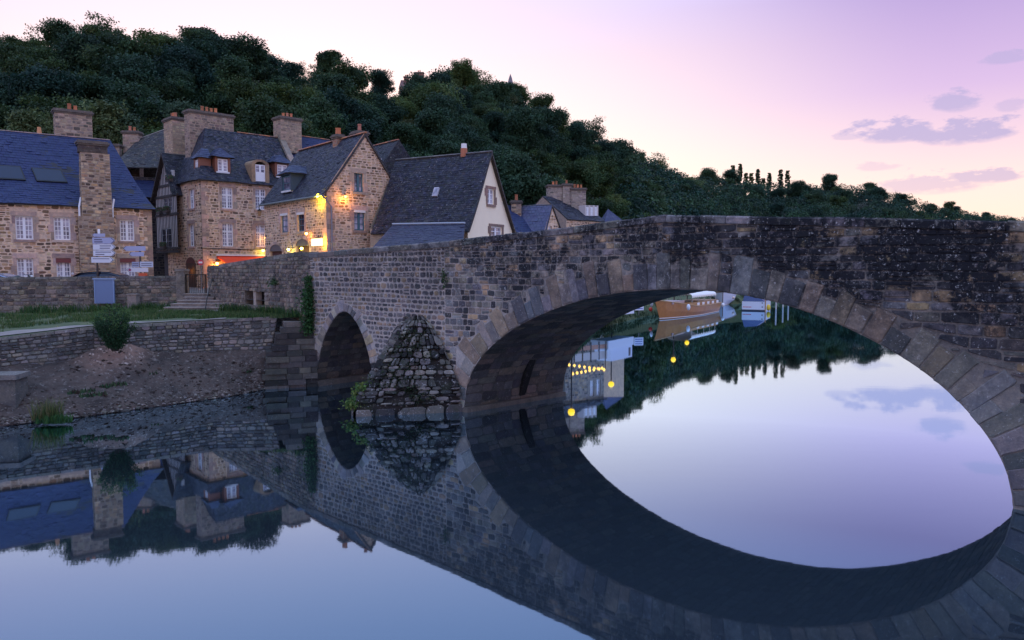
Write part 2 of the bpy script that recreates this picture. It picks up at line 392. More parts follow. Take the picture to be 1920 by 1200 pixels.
# ------------------------------------------------------------------ bridge frame
BA = at_z(870, 772, 0); BB = at_z(1900, 954, 0)
BF = Fr(BA, BB); BW = 4.85
def bpt(u, w, z): return BF.pt(u, z, -w)       # w = depth behind the near face
def table(tab):
    def f(u):
        if u <= tab[0][0]: return tab[0][1]
        for (a, p), (b, q) in zip(tab, tab[1:]):
            if u <= b: return p + (q - p) * (u - a) / (b - a)
        return tab[-1][1]
    return f
ARCH = [(0, 0), (.04, .5), (.13, .98), (.45, 1.55), (.89, 2.05), (1.4, 2.46), (1.96, 2.83), (2.5, 3.13), (3.08, 3.39), (4.13, 3.78), (5.11, 4.05), (6.5, 4.29), (7.77, 4.39), (9.03, 4.38), (10.05, 4.27), (10.74, 4.14), (11.4, 3.97),
        (12.15, 3.72), (12.87, 3.41), (13.55, 3.07), (14.21, 2.65), (14.84, 2.11), (15.35, 1.50), (15.66, .98), (15.83, .54), (15.88, 0)]
SARCH = [(-8.78, 0), (-8.55, .95), (-8.2, 1.85), (-7.85, 2.4), (-7.45, 2.82), (-7.1, 3.1), (-6.76, 3.30), (-6.4, 3.2), (-6.02, 2.98), (-5.7, 2.6), (-5.38, 2.1), (-5.12, 1.5), (-4.98, 1.0), (-4.85, 0)]
PTOP = table([(-12, 5.45), (-8.82, 5.57), (-4.17, 5.76), (-.74, 5.88), (2.19, 6.06), (4.71, 6.2), (6.29, 6.33), (7.74, 6.41), (10.0, 6.27), (12.55, 6.12), (14.7, 5.99), (15.82, 5.91), (20, 5.6), (30, 4.9)])
COP = .2
def walltop(u): return PTOP(u) - COP
def resample(tab, n):
    L = [0]
    for p, q in zip(tab, tab[1:]): L.append(L[-1] + math.hypot(q[0] - p[0], q[1] - p[1]))
    out = []
    for i in range(n + 1):
        s = L[-1] * i / n; k = 0
        while k < len(L) - 2 and L[k + 1] < s: k += 1
        f = (s - L[k]) / (L[k + 1] - L[k]); out.append((lerp(tab[k][0], tab[k + 1][0], f), lerp(tab[k][1], tab[k + 1][1], f)))
    return out, L[-1]
def smooth_tab(tab, n):
    pts, _ = resample(tab, n)
    for _ in range(3): pts = [pts[0]] + [((a[0] + 2 * b[0] + c[0]) / 4, (a[1] + 2 * b[1] + c[1]) / 4) for a, b, c in zip(pts, pts[1:], pts[2:])] + [pts[-1]]
    return pts
ARC = smooth_tab(ARCH, 90); SARC = smooth_tab(SARCH, 36)
def skew(u, z, w): k = w / BW; return u + .6 * (1 - u / 15.9) * k, z * (1 - .008 * k)
archz = table(ARC); farz = table([skew(u, z, BW) for u, z in ARC]); sarchz = table(SARC)
bridge = thing('stone_bridge', 'old humpbacked stone bridge with one wide arch and a small pointed arch over the river', 'bridge', bpt(8, 0, 0))
UL, UR = -9.0, 24.0
def botface(u, far=0):
    if not far and ARC[0][0] < u < ARC[-1][0]: return archz(u)
    if far and .6 < u < 15.88: return farz(u)
    if SARC[0][0] < u < SARC[-1][0]: return sarchz(u)
    return -.6
mb = MB(); mc = (.44, .42, .41)
us = [UL + (UR - UL) * i / 340 for i in range(341)] + [SARC[0][0], SARC[-1][0], ARC[0][0], ARC[-1][0]] + [SARC[0][0] + .001, SARC[-1][0] - .001, ARC[0][0] + .001, ARC[-1][0] - .001]
us.sort()
for side, w in ((0, 0), (1, BW)):
    for a, b in zip(us, us[1:]):
        if b - a < 1e-6: continue
        mc = tuple(lerp(p, q, min(1, max(0, (a + 2) / 12))) for p, q in zip((.44, .42, .41), (.25, .235, .22))); mb.quad(bpt(a, w, botface(a + 1e-5, side)), bpt(b, w, botface(b - 1e-5, side)), bpt(b, w, walltop(b)), bpt(a, w, walltop(a)), mc)
for a, b in zip(us, us[1:]):      # inner faces and tops of the parapets, and the roadway between them
    dk = lambda u: PTOP(u) - 1.05
    for w0, w1 in ((0, .45), (BW - .45, BW)):
        mb.quad(bpt(a, w0, walltop(a)), bpt(b, w0, walltop(b)), bpt(b, w1, walltop(b)), bpt(a, w1, walltop(a)), mc)
    for w0 in (.45, BW - .45): mb.quad(bpt(a, w0, dk(a)), bpt(b, w0, dk(b)), bpt(b, w0, walltop(b)), bpt(a, w0, walltop(a)), mc)
mb.quad(bpt(UR, 0, -.6), bpt(UR, BW, -.6), bpt(UR, BW, walltop(UR)), bpt(UR, 0, walltop(UR)), mc)
mb.build('mortar_wall', M['mortar'], bridge)
mb = MB()
for a, b in zip(us, us[1:]): mb.quad(bpt(a, .45, dk(a)), bpt(b, .45, dk(b)), bpt(b, BW - .45, dk(b)), bpt(a, BW - .45, dk(a)), (.16, .15, .15))
mb.build('roadway', M['street'], bridge)
# soffits: mortar bed plus stones laid along the barrel
def barrel(arc):
    sk = skew if arc is ARC else (lambda u, z, w: (u, z))
    L = [0]
    for p, q in zip(arc, arc[1:]): L.append(L[-1] + math.hypot(q[0] - p[0], q[1] - p[1]))
    def mp(w, s, d):
        s = min(max(s, 0), L[-1]); k = 0
        lo, hi = 0, len(L) - 2
        while lo < hi:
            m_ = (lo + hi + 1) // 2
            if L[m_] <= s: lo = m_
            else: hi = m_ - 1
        k = lo; f = (s - L[k]) / max(1e-6, L[k + 1] - L[k]); p, q = arc[k], arc[k + 1]
        tx, tz = q[0] - p[0], q[1] - p[1]; l = math.hypot(tx, tz); nx, nz = tz / l, -tx / l
        u_, z_ = sk(p[0] + tx * f, p[1] + tz * f, w); return bpt(u_ + nx * d, w, z_ + nz * d)
    return mp, L[-1]
SOFC = [(.085, .085, .09), (.065, .065, .075), (.11, .105, .10), (.05, .05, .055), (.13, .11, .095)]  # much darker than the face stones, with the arch shade in the colour
for arc, rh, wr, slot in ((ARC, (.24, .34), (.35, .8), (2.55, .25, 2.85, 1.75)), (SARC, (.2, .28), (.3, .6), None)):
    mp, L = barrel(arc); mb = MB()
    for p, q in zip(arc, arc[1:]):
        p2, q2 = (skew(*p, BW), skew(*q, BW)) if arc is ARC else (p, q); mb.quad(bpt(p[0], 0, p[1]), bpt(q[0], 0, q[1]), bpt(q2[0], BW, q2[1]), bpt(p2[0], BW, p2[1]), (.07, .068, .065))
    if slot: mb.hexa([mp(slot[0], slot[1], .006), mp(slot[2], slot[1], .006), mp(slot[2], slot[1], -.3), mp(slot[0], slot[1], -.3), mp(slot[0], slot[3], .006), mp(slot[2], slot[3], .006), mp(slot[2], slot[3], -.3), mp(slot[0], slot[3], -.3)], (.008, .008, .009))  # near-black block flush with the barrel, the slot's inner darkness painted in
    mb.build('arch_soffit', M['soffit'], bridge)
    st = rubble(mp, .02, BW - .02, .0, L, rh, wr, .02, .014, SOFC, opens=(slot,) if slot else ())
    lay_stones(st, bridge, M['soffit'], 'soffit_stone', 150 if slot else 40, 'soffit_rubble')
# ledge at the foot of the small arch and the piers
mb = MB(); mb.hexa([bpt(-9.0, -.05, -.5), bpt(-8.4, -.05, -.5), bpt(-8.4, BW, -.5), bpt(-9.0, BW, -.5), bpt(-9.0, -.05, .22), bpt(-8.4, -.05, .22), bpt(-8.4, BW, .22), bpt(-9.0, BW, .22)], (.13, .12, .11))
mb.build('footing_ledge', M['soffit'], bridge); mb = MB()
mb.hexa([bpt(-.35, -.06, -.5), bpt(.22, -.06, -.5), bpt(.82, BW, -.5), bpt(-.35, BW, -.5), bpt(-.35, -.06, .16), bpt(.22, -.06, .16), bpt(.76, BW, .16), bpt(-.35, BW, .16)], (.13, .12, .11))
mb.build('footing_ledge', M['soffit'], bridge)
# voussoirs of the big arch: long and short ones in turn
VO = [(.22, .225, .245), (.16, .17, .20), (.25, .235, .22), (.19, .185, .185), (.29, .245, .20), (.11, .115, .13)]
ext = []
def ring(arc, n, hs, wj, dep, cols, name, jit):
    r = random.Random(5); pts, L = resample(arc, 400); cuts = [0]
    while cuts[-1] < L: cuts.append(cuts[-1] + r.uniform(*wj))
    cuts = [c * L / cuts[-1] for c in cuts]; e = []
    def P(s):
        i = min(max(int(s / L * 400), 0), 399); p = pts[i]; a, b = pts[max(i - 3, 0)], pts[min(i + 3, 400)]
        tx, tz = b[0] - a[0], b[1] - a[1]; l = math.hypot(tx, tz); return p, (-tz / l, tx / l)
    for i, (s0, s1) in enumerate(zip(cuts, cuts[1:])):
        h = hs[i % 2] * r.uniform(1 - jit, 1 + jit); (p0, n0), (p1, n1) = P(s0), P(s1)
        h0 = min(h, (walltop(p0[0]) - p0[1]) * .9); k = .02
        q = [p0, p1, (p1[0] + n1[0] * h0, p1[1] + n1[1] * h0), (p0[0] + n0[0] * h0, p0[1] + n0[1] * h0)]
        g = stone_geo(q, lambda a, b, d: bpt(a, -d, b), dep, r, 1, .016, (.02, .09))
        e += [(q[3][0], q[3][1]), (q[2][0], q[2][1])]
        if g:
            m_ = MB(); m_.add(g[0], g[1], palette(cols, r)); m_.build(name, M['voussoir'], bridge)
    return e
e1 = ring(ARC, 52, (.95, .6), (.28, .5), .04, VO, 'voussoir', .22)
e2 = ring(SARC, 30, (.42, .34), (.20, .32), .035, GREY, 'arch_stone', .2)
# wall stones lie above the extrados
def envelope(e):
    def f(u):
        z = None
        for p, q in zip(e, e[1:]):
            a, b = (p, q) if p[0] <= q[0] else (q, p)
            if a[0] - .01 <= u <= b[0] + .01:
                zz = lerp(a[1], b[1], 0 if b[0] - a[0] < 1e-6 else (u - a[0]) / (b[0] - a[0])); z = zz if z is None else max(z, zz)
        return z
    return f
E1, E2 = envelope(e1), envelope(e2)
def botwall(u):
    for f in (E1, E2):
        z = f(u)
        if z is not None: return z + .01
    return -.3
grid = {}
def botq(u):
    k = round(u * 25)
    if k not in grid: grid[k] = botwall(k / 25)
    return grid[k]
fmap = lambda a, b, d: bpt(a, -d, b)
st = []
LEFTC = [(.19, .185, .195), (.12, .12, .135), (.25, .225, .20), (.08, .08, .09), (.33, .255, .18), (.16, .155, .155)]
st += rubble(fmap, UL, -.9, -.3, 5.75, (.15, .22), (.13, .34), .058, .02, LEFTC, botq, walltop, wobk=.28, split=.1, rnd=(.14, .34))
st += rubble(fmap, -.9, 7.6, -.3, 6.2, (.16, .24), (.16, .46), .036, .022, GREY, botq, walltop, wobk=.25, split=.2, rnd=(.05, .22))
st += rubble(fmap, 7.6, UR, -.3, 6.2, (.17, .27), (.22, .66), .03, .028, GREYR, botq, walltop, rnd=(.04, .2), wobk=.22, split=.2)
lay_stones(st, bridge, M['bridge'], 'wall_stone', 300, 'wall_rubble')
# coping stones
r = random.Random(3); u = UL
for w0 in (-.06, BW - .5):
    u = UL
    while u < UR:
        l = r.uniform(.55, 1.15); v = min(u + l, UR); g = .008; d = r.uniform(-.01, .015)
        m_ = MB(); c = palette([(.20, .20, .21), (.16, .16, .17), (.23, .215, .20)], r)
        z = lambda q, k: PTOP(q) - COP * k + d * (1 - k)
        a, b = u + g, v - g; e = .03
        lo = [bpt(a, w0, z(a, 1) + .004), bpt(b, w0, z(b, 1) + .004), bpt(b, w0 + .56, z(b, 1) + .004), bpt(a, w0 + .56, z(a, 1) + .004)]
        mi = [bpt(a, w0, z(a, .2)), bpt(b, w0, z(b, .2)), bpt(b, w0 + .56, z(b, .2)), bpt(a, w0 + .56, z(a, .2))]
        hi = [bpt(a + e, w0 + .04, z(a, 0)), bpt(b - e, w0 + .04, z(b, 0)), bpt(b - e, w0 + .52, z(b, 0)), bpt(a + e, w0 + .52, z(a, 0))]
        m_.add(lo + mi + hi, [(3, 2, 1, 0)] + [(k * 4 + i, k * 4 + (i + 1) % 4, k * 4 + 4 + (i + 1) % 4, k * 4 + 4 + i) for k in (0, 1) for i in range(4)] + [(8, 9, 10, 11)], c)
        m_.build('coping_stone', M['bridge'], bridge); u = v
        if w0 > 0 and u > 12: break
# cutwater: stepped pyramid of rough stones in front of the pier
CU0, CU1, CTIP, CH_ = -4.35, -.15, (-2.26, 2.9), 3.2
def cut_map(t_, z, d):        # t_ 0..2 : left face then right face
    k = 1 - max(0, z - .25) / (CH_ - .25); k = max(.02, k)
    ko, kb = k ** .78, min(1, .10 + 1.02 * k ** .62)
    c = (CU0 + CU1) / 2 - .1; L = (c + (CU0 - c) * kb, 0); T = (c + (CTIP[0] - c) * kb, CTIP[1] * ko); Rr = (c + (CU1 - c) * kb, 0)
    a, b, f = (L, T, t_) if t_ <= 1 else (T, Rr, t_ - 1)
    nx, ny = b[1] - a[1], -(b[0] - a[0]); l = math.hypot(nx, ny) or 1; nx, ny = -nx / l, -ny / l
    return bpt(lerp(a[0], b[0], f) + nx * d, -(lerp(a[1], b[1], f) + ny * d), z + d * .3)
cutw = thing('bridge_cutwater', 'pointed stepped cutwater of mossy dark stones at the foot of the middle pier', 'cutwater', bpt(-2.4, -1, 0))
mb = MB(); zs = [-.5 + i * .2 for i in range(18)] + [CH_]
for z0, z1 in zip(zs, zs[1:]):
    for i in range(12): mb.quad(cut_map(i / 6, z0, -.02), cut_map((i + 1) / 6, z0, -.02), cut_map((i + 1) / 6, z1, -.02), cut_map(i / 6, z1, -.02), (.035, .034, .034))
mb.build('core', M['wetstone'], cutw)
CUTC = [(.11, .108, .11), (.06, .06, .063), (.15, .145, .14), (.03, .03, .033), (.22, .21, .20)]
fix = lambda st: [(s[0] * 3.5, *s[1:]) for s in st]
st = []
for lo in (0.0, 1.0): st += fix(rubble(cut_map, lo + .005, lo + .995, .26, CH_, (.1, .26), (.04, .16), .008, .17, CUTC, split=.2, drop=.12, wobk=.7, rnd=(.1, .36)))
lay_stones(st, cutw, M['wetstone'], 'cutwater_stone', 260, 'cutwater_rubble')
mb = MB()
st = rubble(lambda a, b, d: cut_map(a, min(b, .24), d + .12), .005, .995, -.4, .24, (.64, .64), (.12, .24), .012, .05, CUTC, split=0) + rubble(lambda a, b, d: cut_map(a, min(b, .24), d + .12), 1.005, 1.995, -.4, .24, (.64, .64), (.12, .24), .012, .05, CUTC, split=0)
lay_stones(fix(st), cutw, M['wetstone'], 'footing_stone', 40)

# ------------------------------------------------------------------ left bank: walls, terrace, steps
def face_mesh(fr, a0, a1, bot, topf, opens, mb, col, rev=.22):
    cuts = sorted(set([a0, a1] + [min(max(q, a0), a1) for o in opens for q in (o[0], o[2])] + [a0 + (a1 - a0) * i / 16 for i in range(17)]))
    for a, b in zip(cuts, cuts[1:]):
        if b - a < 1e-5: continue
        m_ = (a + b) / 2; sp = sorted([(o[1], o[3]) for o in opens if o[0] < m_ < o[2]]); z = None
        zlo = [bot(a), bot(b)]
        for lo, hi in sp: mb.quad(fr.pt(a, zlo[0]), fr.pt(b, zlo[1]), fr.pt(b, lo), fr.pt(a, lo), col); zlo = [hi, hi]
        ta, tb = topf(a), topf(b)
        if ta > zlo[0] or tb > zlo[1]: mb.quad(fr.pt(a, zlo[0]), fr.pt(b, zlo[1]), fr.pt(b, max(tb, zlo[1])), fr.pt(a, max(ta, zlo[0])), col)
    for a, lo, b, hi in opens:
        for p, q in (((a, lo), (b, lo)), ((b, lo), (b, hi)), ((b, hi), (a, hi)), ((a, hi), (a, lo))):
            mb.quad(fr.pt(*p), fr.pt(*q), fr.pt(q[0], q[1], -rev), fr.pt(p[0], p[1], -rev), col)
def stone_wall(name, label, p, q, zb, zt, thick, rowh, wr, cols, n, mat='quay', gap=.03, dep=.04, opens=(), coping=None, cat='wall', lean=0, detail=1):
    fr = Fr(p, q); t_ = thing(name, label, cat, vec((p + q) / 2, min(zb[0], zb[1])))
    bot = lambda a: lerp(zb[0], zb[1], a / fr.L); top = lambda a: lerp(zt[0], zt[1], a / fr.L)
    if callable(zt[0]): top = zt[0]
    mb = MB(); face_mesh(fr, 0, fr.L, lambda a: bot(a) - .4, top, opens, mb, (.27, .25, .23), .5)
    for i in range(16):
        a, b = fr.L * i / 16, fr.L * (i + 1) / 16
        mb.quad(fr.pt(a, top(a)), fr.pt(b, top(b)), fr.pt(b, top(b), -thick), fr.pt(a, top(a), -thick), (.2, .19, .18))
        mb.quad(fr.pt(a, bot(a) - .4, -thick), fr.pt(b, bot(b) - .4, -thick), fr.pt(b, top(b), -thick), fr.pt(a, top(a), -thick), (.2, .19, .18))
    for o in opens: mb.quad(fr.pt(o[0], o[1], -.49), fr.pt(o[2], o[1], -.49), fr.pt(o[2], o[3], -.49), fr.pt(o[0], o[3], -.49), (.012, .012, .014))  # near-black back sheet: the shade inside the recess is painted in
    for a in (0, fr.L): mb.quad(fr.pt(a, bot(a) - .4), fr.pt(a, bot(a) - .4, -thick), fr.pt(a, top(a), -thick), fr.pt(a, top(a)), (.2, .19, .18))
    mb.build('mortar_core', M['mortar' if mat == 'bridge' else mat], t_)
    st = rubble(lambda a, b, d: fr.pt(a, b, d), 0, fr.L, min(zb) - .2, max(top(0), top(fr.L), top(fr.L / 2)), rowh, wr, gap, dep, cols, lambda a: bot(a) - .25, top, opens, detail)
    lay_stones(st, t_, M[mat], 'wall_stone', n, 'wall_rubble')
    if coping:
        a = 0; r = random.Random(len(name)); h, ov = coping
        while a < fr.L - .02:
            b = min(a + r.uniform(.5, 1.0), fr.L); m_ = MB(); c = palette([(.22, .21, .20), (.17, .165, .16), (.26, .24, .22)], r)
            z0, z1 = top(a + .01) + .004, top(b - .01) + .004
            m_.hexa([fr.pt(a + .01, z0, ov), fr.pt(b - .01, z1, ov), fr.pt(b - .01, z1, -thick - ov), fr.pt(a + .01, z0, -thick - ov), fr.pt(a + .02, z0 + h, ov - .02), fr.pt(b - .02, z1 + h, ov - .02), fr.pt(b - .02, z1 + h, -thick), fr.pt(a + .02, z0 + h, -thick)], c)
            m_.build('coping_stone', M[mat], t_); a = b
    return t_, fr
QG = [(.25, .235, .22), (.19, .18, .175), (.31, .28, .24), (.14, .135, .135), (.34, .29, .23), (.22, .205, .20)]
q0, q1 = at_y(-260, 520, 37.6), at_y(334, 517, 40.3)
stone_wall('quay_wall', 'long low grey stone wall between the grass terrace and the parked cars', q0, q1, (2.5, 2.7), (4.28, 4.38), .45, (.15, .26), (.18, .46), QG, 300, coping=(.12, .03), gap=.035)
gp = at_y(340, 517, 40.3)
g0, g1 = at_y(347, 517, 40.4), at_y(386, 510, 39.9)
rw0, rw1 = at_y(389, 505, 39.7), bpt(-8.95, 0, 0)
rfr = Fr(rw0, rw1)
op = rfr.rect(459, 546, 496, 572); op = (op[0], op[1], op[2], op[3])
ramp_top = table([(0, rfr.px(391, 506)[1]), (rfr.px(500, 487)[0], rfr.px(500, 489)[1]), (rfr.px(560, 478)[0], rfr.px(560, 480)[1]), (rfr.L, 5.42)])
rw, _ = stone_wall('ramp_wall', 'tall rubble wall of the bridge ramp beside the iron gate', rw0, rw1, (2.6, 2.4), (ramp_top, ramp_top), .5, (.15, .23), (.18, .38), [(.30, .265, .225), (.21, .195, .185), (.35, .30, .25), (.15, .145, .145), (.26, .235, .22)], 300, opens=(op,), coping=(.18, .03), gap=.04)
mb = MB(); am = (op[0] + op[2]) / 2; rfr.box(mb, am - .12, am + .14, op[1] + .002, op[3] - .002, -.3, .0, (.38, .35, .32)); mb.build('pillar', M['dressed'], rw)
# lower retaining wall along the mud bank
lw = [(at_z(-260, 722, 1.5)), at_z(0, 690, 1.5), at_z(175, 674, 1.5), at_z(400, 658, 1.5), at_z(506, 655, 1.5)]
lt = [at_y(-260, 655, lw[0].y + .3), at_y(0, 634, lw[1].y + .25), at_y(175, 613, lw[2].y + .25), at_y(400, 601, lw[3].y + .25), at_y(520, 594, lw[4].y + .25)]
TER = []
LOW = [(.17, .165, .17), (.12, .12, .125), (.22, .21, .20), (.09, .09, .095), (.25, .22, .19)]
lowall = thing('bank_wall', 'low dark stone retaining wall above the muddy river bank', 'wall', lw[2])
st = []; mb = MB(); cp = random.Random(8)
for i in range(4):
    A, B, C, D = lw[i], lw[i + 1], lt[i + 1], lt[i]; L = (B - A).length
    A, B = A - Vector((0, 0, .5)), B - Vector((0, 0, .5)); nn = (B - A).cross(D - A).normalized()
    if nn.y > 0: nn = -nn
    def mp(a, b, d, A=A, B=B, C=C, D=D, L=L, nn=nn): return lerp(lerp(A, B, a / L), lerp(D, C, a / L), b / 1.7) + nn * d
    mb.quad(A, B, C, D, (.11, .105, .10)); st += rubble(mp, 0, L, 0, 1.62, (.11, .18), (.13, .34), .03, .05, LOW, wobk=.35, split=.1, rnd=(.1, .3))
    a = 0
    while a < L - .01:
        b = min(a + cp.uniform(.5, .95), L); m_ = MB(); m_.hexa([mp(a + .01, 1.60, .07), mp(b - .01, 1.60, .07), mp(b - .01, 1.60, -.42), mp(a + .01, 1.60, -.42), mp(a + .02, 1.72, .06), mp(b - .02, 1.72, .06), mp(b - .02, 1.72, -.42), mp(a + .02, 1.72, -.42)], palette([(.24, .21, .20), (.19, .17, .165), (.28, .25, .23)], cp))
        m_.build('coping_stone', M['quay'], lowall); a = b
mb.build('mortar_core', M['quay'], lowall); lay_stones(st, lowall, M['quay'], 'wall_stone', 300, 'wall_rubble')
# terrace ground between the walls
back = [q0, lerp(q0, q1, .45), lerp(q0, q1, .75), q1, rw0, lerp(rw0, rw1, .5), rw1]; bz = [2.5, 2.6, 2.65, 2.7, 2.72, 2.8, 2.85]
fro = [lt[0], lt[1], lerp(lt[1], lt[2], .5), lt[2], lerp(lt[2], lt[3], .5), lt[3], lt[4]]
mb = MB(); NX, NY = 90, 26; vs = []
def tpoint(s, t_):
    k = min(int(s * 6), 5); f = s * 6 - k
    b_ = lerp(vec(back[k], bz[k]), vec(back[k + 1], bz[k + 1]), f); f_ = lerp(fro[k], fro[k + 1], f) + Vector((0, 0, .02))
    p = lerp(f_, b_, t_); p.z += noise.noise(p * .8) * .07 * (.05 < t_); return p
for i in range(NX + 1):
    for j in range(NY + 1): vs.append(tpoint(i / NX, j / NY))
mb.add(vs, [(i * (NY + 1) + j, (i + 1) * (NY + 1) + j, (i + 1) * (NY + 1) + j + 1, i * (NY + 1) + j + 1) for i in range(NX) for j in range(NY)])
tagit(mb.build('terrace_ground', M['grass'], smooth=True), kind='structure')
mb = MB(); vs = []
for i in range(41):
    s = i / 40 * .86
    for j in range(5): p = tpoint(s, .025 + j / 4 * (.13 - .06 * s)); p.z += .03; vs.append(p)
mb.add(vs, [(i * 5 + j, i * 5 + 5 + j, i * 5 + 6 + j, i * 5 + 1 + j) for i in range(40) for j in range(4)])
tagit(mb.build('footpath', M['path'], smooth=True), kind='structure')
# grass blades and weeds
def blades(name, spots, n, h, spread, cols, label, w=.02, seed=1, parent=None, cat='grass'):
    r = random.Random(seed); mb = MB()
    for p in spots:
        for _ in range(n):
            a = r.uniform(0, 6.283); d = spread * math.sqrt(r.random()); q = Vector((p[0] + math.cos(a) * d, p[1] + math.sin(a) * d, p[2])); hh = h * r.uniform(.4, 1.1); ln = Vector((r.uniform(-.4, .4), r.uniform(-.4, .4), 0)) * hh
            sd = Vector((math.cos(a * 3), math.sin(a * 3), 0)) * w
            mb.add((q - sd, q + sd, q + sd * .5 + ln * .4 + Vector((0, 0, hh * .6)), q - sd * .5 + ln * .4 + Vector((0, 0, hh * .6)), q + ln + Vector((0, 0, hh))), ((0, 1, 2, 3), (3, 2, 4)), palette(cols, r))
    return mb.build(name, M['shrub'], parent, kind='stuff' if parent is None and cat == 'grass' else None, label=label, cat=cat if parent is None else None)
r = random.Random(21); sp = []
for _ in range(1500):
    s, t_ = r.random(), r.random() ** .8
    if noise.noise(tpoint(s, t_) * .55) < -.12: continue
    sp.append(tpoint(s, .16 + .82 * t_))
GC = [(.05, .11, .03), (.08, .14, .04), (.035, .08, .028), (.13, .15, .06)]
blades('grass', sp, 26, .2, .32, GC, 'rough green grass on the terrace below the long wall', .014, 2)
sp = [tpoint(r.uniform(.18, .98), r.uniform(.88, .98)) for _ in range(110)]
WEEDS = sp
blades('weeds', sp, 30, .48, .25, [(.03, .08, .028), (.05, .11, .035), (.07, .12, .03)], 'tall dark green weeds along the foot of the long wall', .025, 3)
# mud bank
wl = [at_z(-260, 836, 0), at_z(0, 800, 0), at_z(150, 783, 0), at_z(300, 762, 0), at_z(430, 744, 0), at_z(505, 728, 0), at_z(545, 718, 0)]
ft = [lw[0], lw[1], lerp(lw[1], lw[2], .8), lerp(lw[2], lw[3], .5), lw[3], lw[4] + Vector((.1, -.2, 0)), at_z(528, 690, .7)]
def mud(s, t_):
    k = min(int(s * 6), 5); f = s * 6 - k; a = lerp(wl[k], wl[k + 1], f); b = lerp(ft[k], ft[k + 1], f); p = lerp(a, b, t_)
    z = b.z * (1 - (1 - min(1, max(t_, 0))) ** 1.1) if t_ > 0 else 0
    if t_ <= 0: z = -.5
    elif t_ < .05: z += .10 * t_ / .05
    else: z += .10 * (1 - t_)
    p.z = z; m0 = at_z(215, 680, 1.3); d = Vector((p.x - m0.x, (p.y - m0.y) * .9, 0)).length
    p.z += .55 * math.exp(-(d / 1.15) ** 2) + (noise.noise(p * 1.6) * .10 + noise.noise(p * 5) * .06 + noise.noise(p * 13) * .03) * min(1, max(0, t_) * 6); return p
mb = MB(); vs = []; NX, NY = 260, 70; tv = [-.12] + [j / (NY - 1) for j in range(NY)]
tv[-1] = 1.06
for i in range(NX + 1):
    for t_ in tv: vs.append(mud(i / NX, t_))
m0 = at_z(215, 680, 1.3)
mb.add(vs, [(i * (NY + 1) + j, (i + 1) * (NY + 1) + j, (i + 1) * (NY + 1) + j + 1, i * (NY + 1) + j + 1) for i in range(NX) for j in range(NY)])
mb.c = [lerp(Vector((1, 1, 1)), Vector((4.0, 3.6, 3.3)), math.exp(-(Vector((p.x - m0.x, (p.y - m0.y) * .8, 0)).length / 1.2) ** 4))[:] for p in vs]
tagit(mb.build('mud_bank', M['mud'], smooth=True), kind='structure')
# pebbles and stones along the waterline
ico = [(0, 0, 1), (.9, 0, .4), (.28, .85, .4), (-.72, .53, .4), (-.72, -.53, .4), (.28, -.85, .4), (.72, .53, -.4), (-.28, .85, -.4), (-.9, 0, -.4), (-.28, -.85, -.4), (.72, -.53, -.4), (0, 0, -1)]
icf = [(0, 1, 2), (0, 2, 3), (0, 3, 4), (0, 4, 5), (0, 5, 1), (1, 6, 2), (2, 7, 3), (3, 8, 4), (4, 9, 5), (5, 10, 1), (6, 7, 2), (7, 8, 3), (8, 9, 4), (9, 10, 5), (10, 6, 1), (11, 7, 6), (11, 8, 7), (11, 9, 8), (11, 10, 9), (11, 6, 10)]
mb = MB(); r = random.Random(5)
def pebble(mb, p, s, col):
    k = (r.uniform(.7, 1.4), r.uniform(.7, 1.3), r.uniform(.4, .75)); mb.add([Vector((p.x + x * s * k[0] * r.uniform(.8, 1.2), p.y + y * s * k[1] * r.uniform(.8, 1.2), p.z + z * s * k[2])) for x, y, z in ico], icf, col)
for _ in range(2600):
    s = r.random(); t_ = r.random() ** 2.6 * .95 + .01
    pebble(mb, mud(s, t_), r.uniform(.012, .045) * (1.6 if t_ < .06 else 1), palette([(.13, .115, .105), (.08, .07, .065), (.22, .20, .19), (.05, .04, .036)], r))
for _ in range(520):
    s = r.random(); t_ = r.uniform(.06, .9); q = mud(s, t_)
    if noise.noise(q * .9) > -.02: pebble(mb, q, r.uniform(.03, .09), palette([(.035, .025, .022), (.05, .034, .028), (.07, .05, .042)], r))
mb.build('pebbles', M['quay'], kind='stuff', label='scattered pebbles on the mud bank and at the waterline')
wlst = []
for i in range(17):
    s = .3 + i / 17 * .66 + r.uniform(-.01, .01); p = mud(s, r.uniform(.0, .05)); p.z = r.uniform(.0, .08)
    m_ = MB(); pebble(m_, p, r.uniform(.09, .2), palette([(.10, .095, .09), (.15, .14, .13), (.06, .057, .055)], r))
    m_.build('shore_stone', M['quay'], label='rounded shore stone lying at the edge of the mud bank', cat='stone', group='shore stones along the mud bank')
# square stone block at the left frame edge
m_ = MB(); bb = at_y(4, 738, 23.75); r2 = Fr(bb + Vector((-1.1, -.1, 0)), bb + Vector((.32, .15, 0))); r2.box(m_, 0, r2.L, .2, 1.36, -.9, 0, (.12, .115, .11)); r2.box(m_, -.06, r2.L + .08, 1.36, 1.52, -.95, .07, (.18, .17, .165))
m_.build('stone_block', M['quay'], label='square cut stone block with a slab top at the left edge of the mud bank', cat='stone')
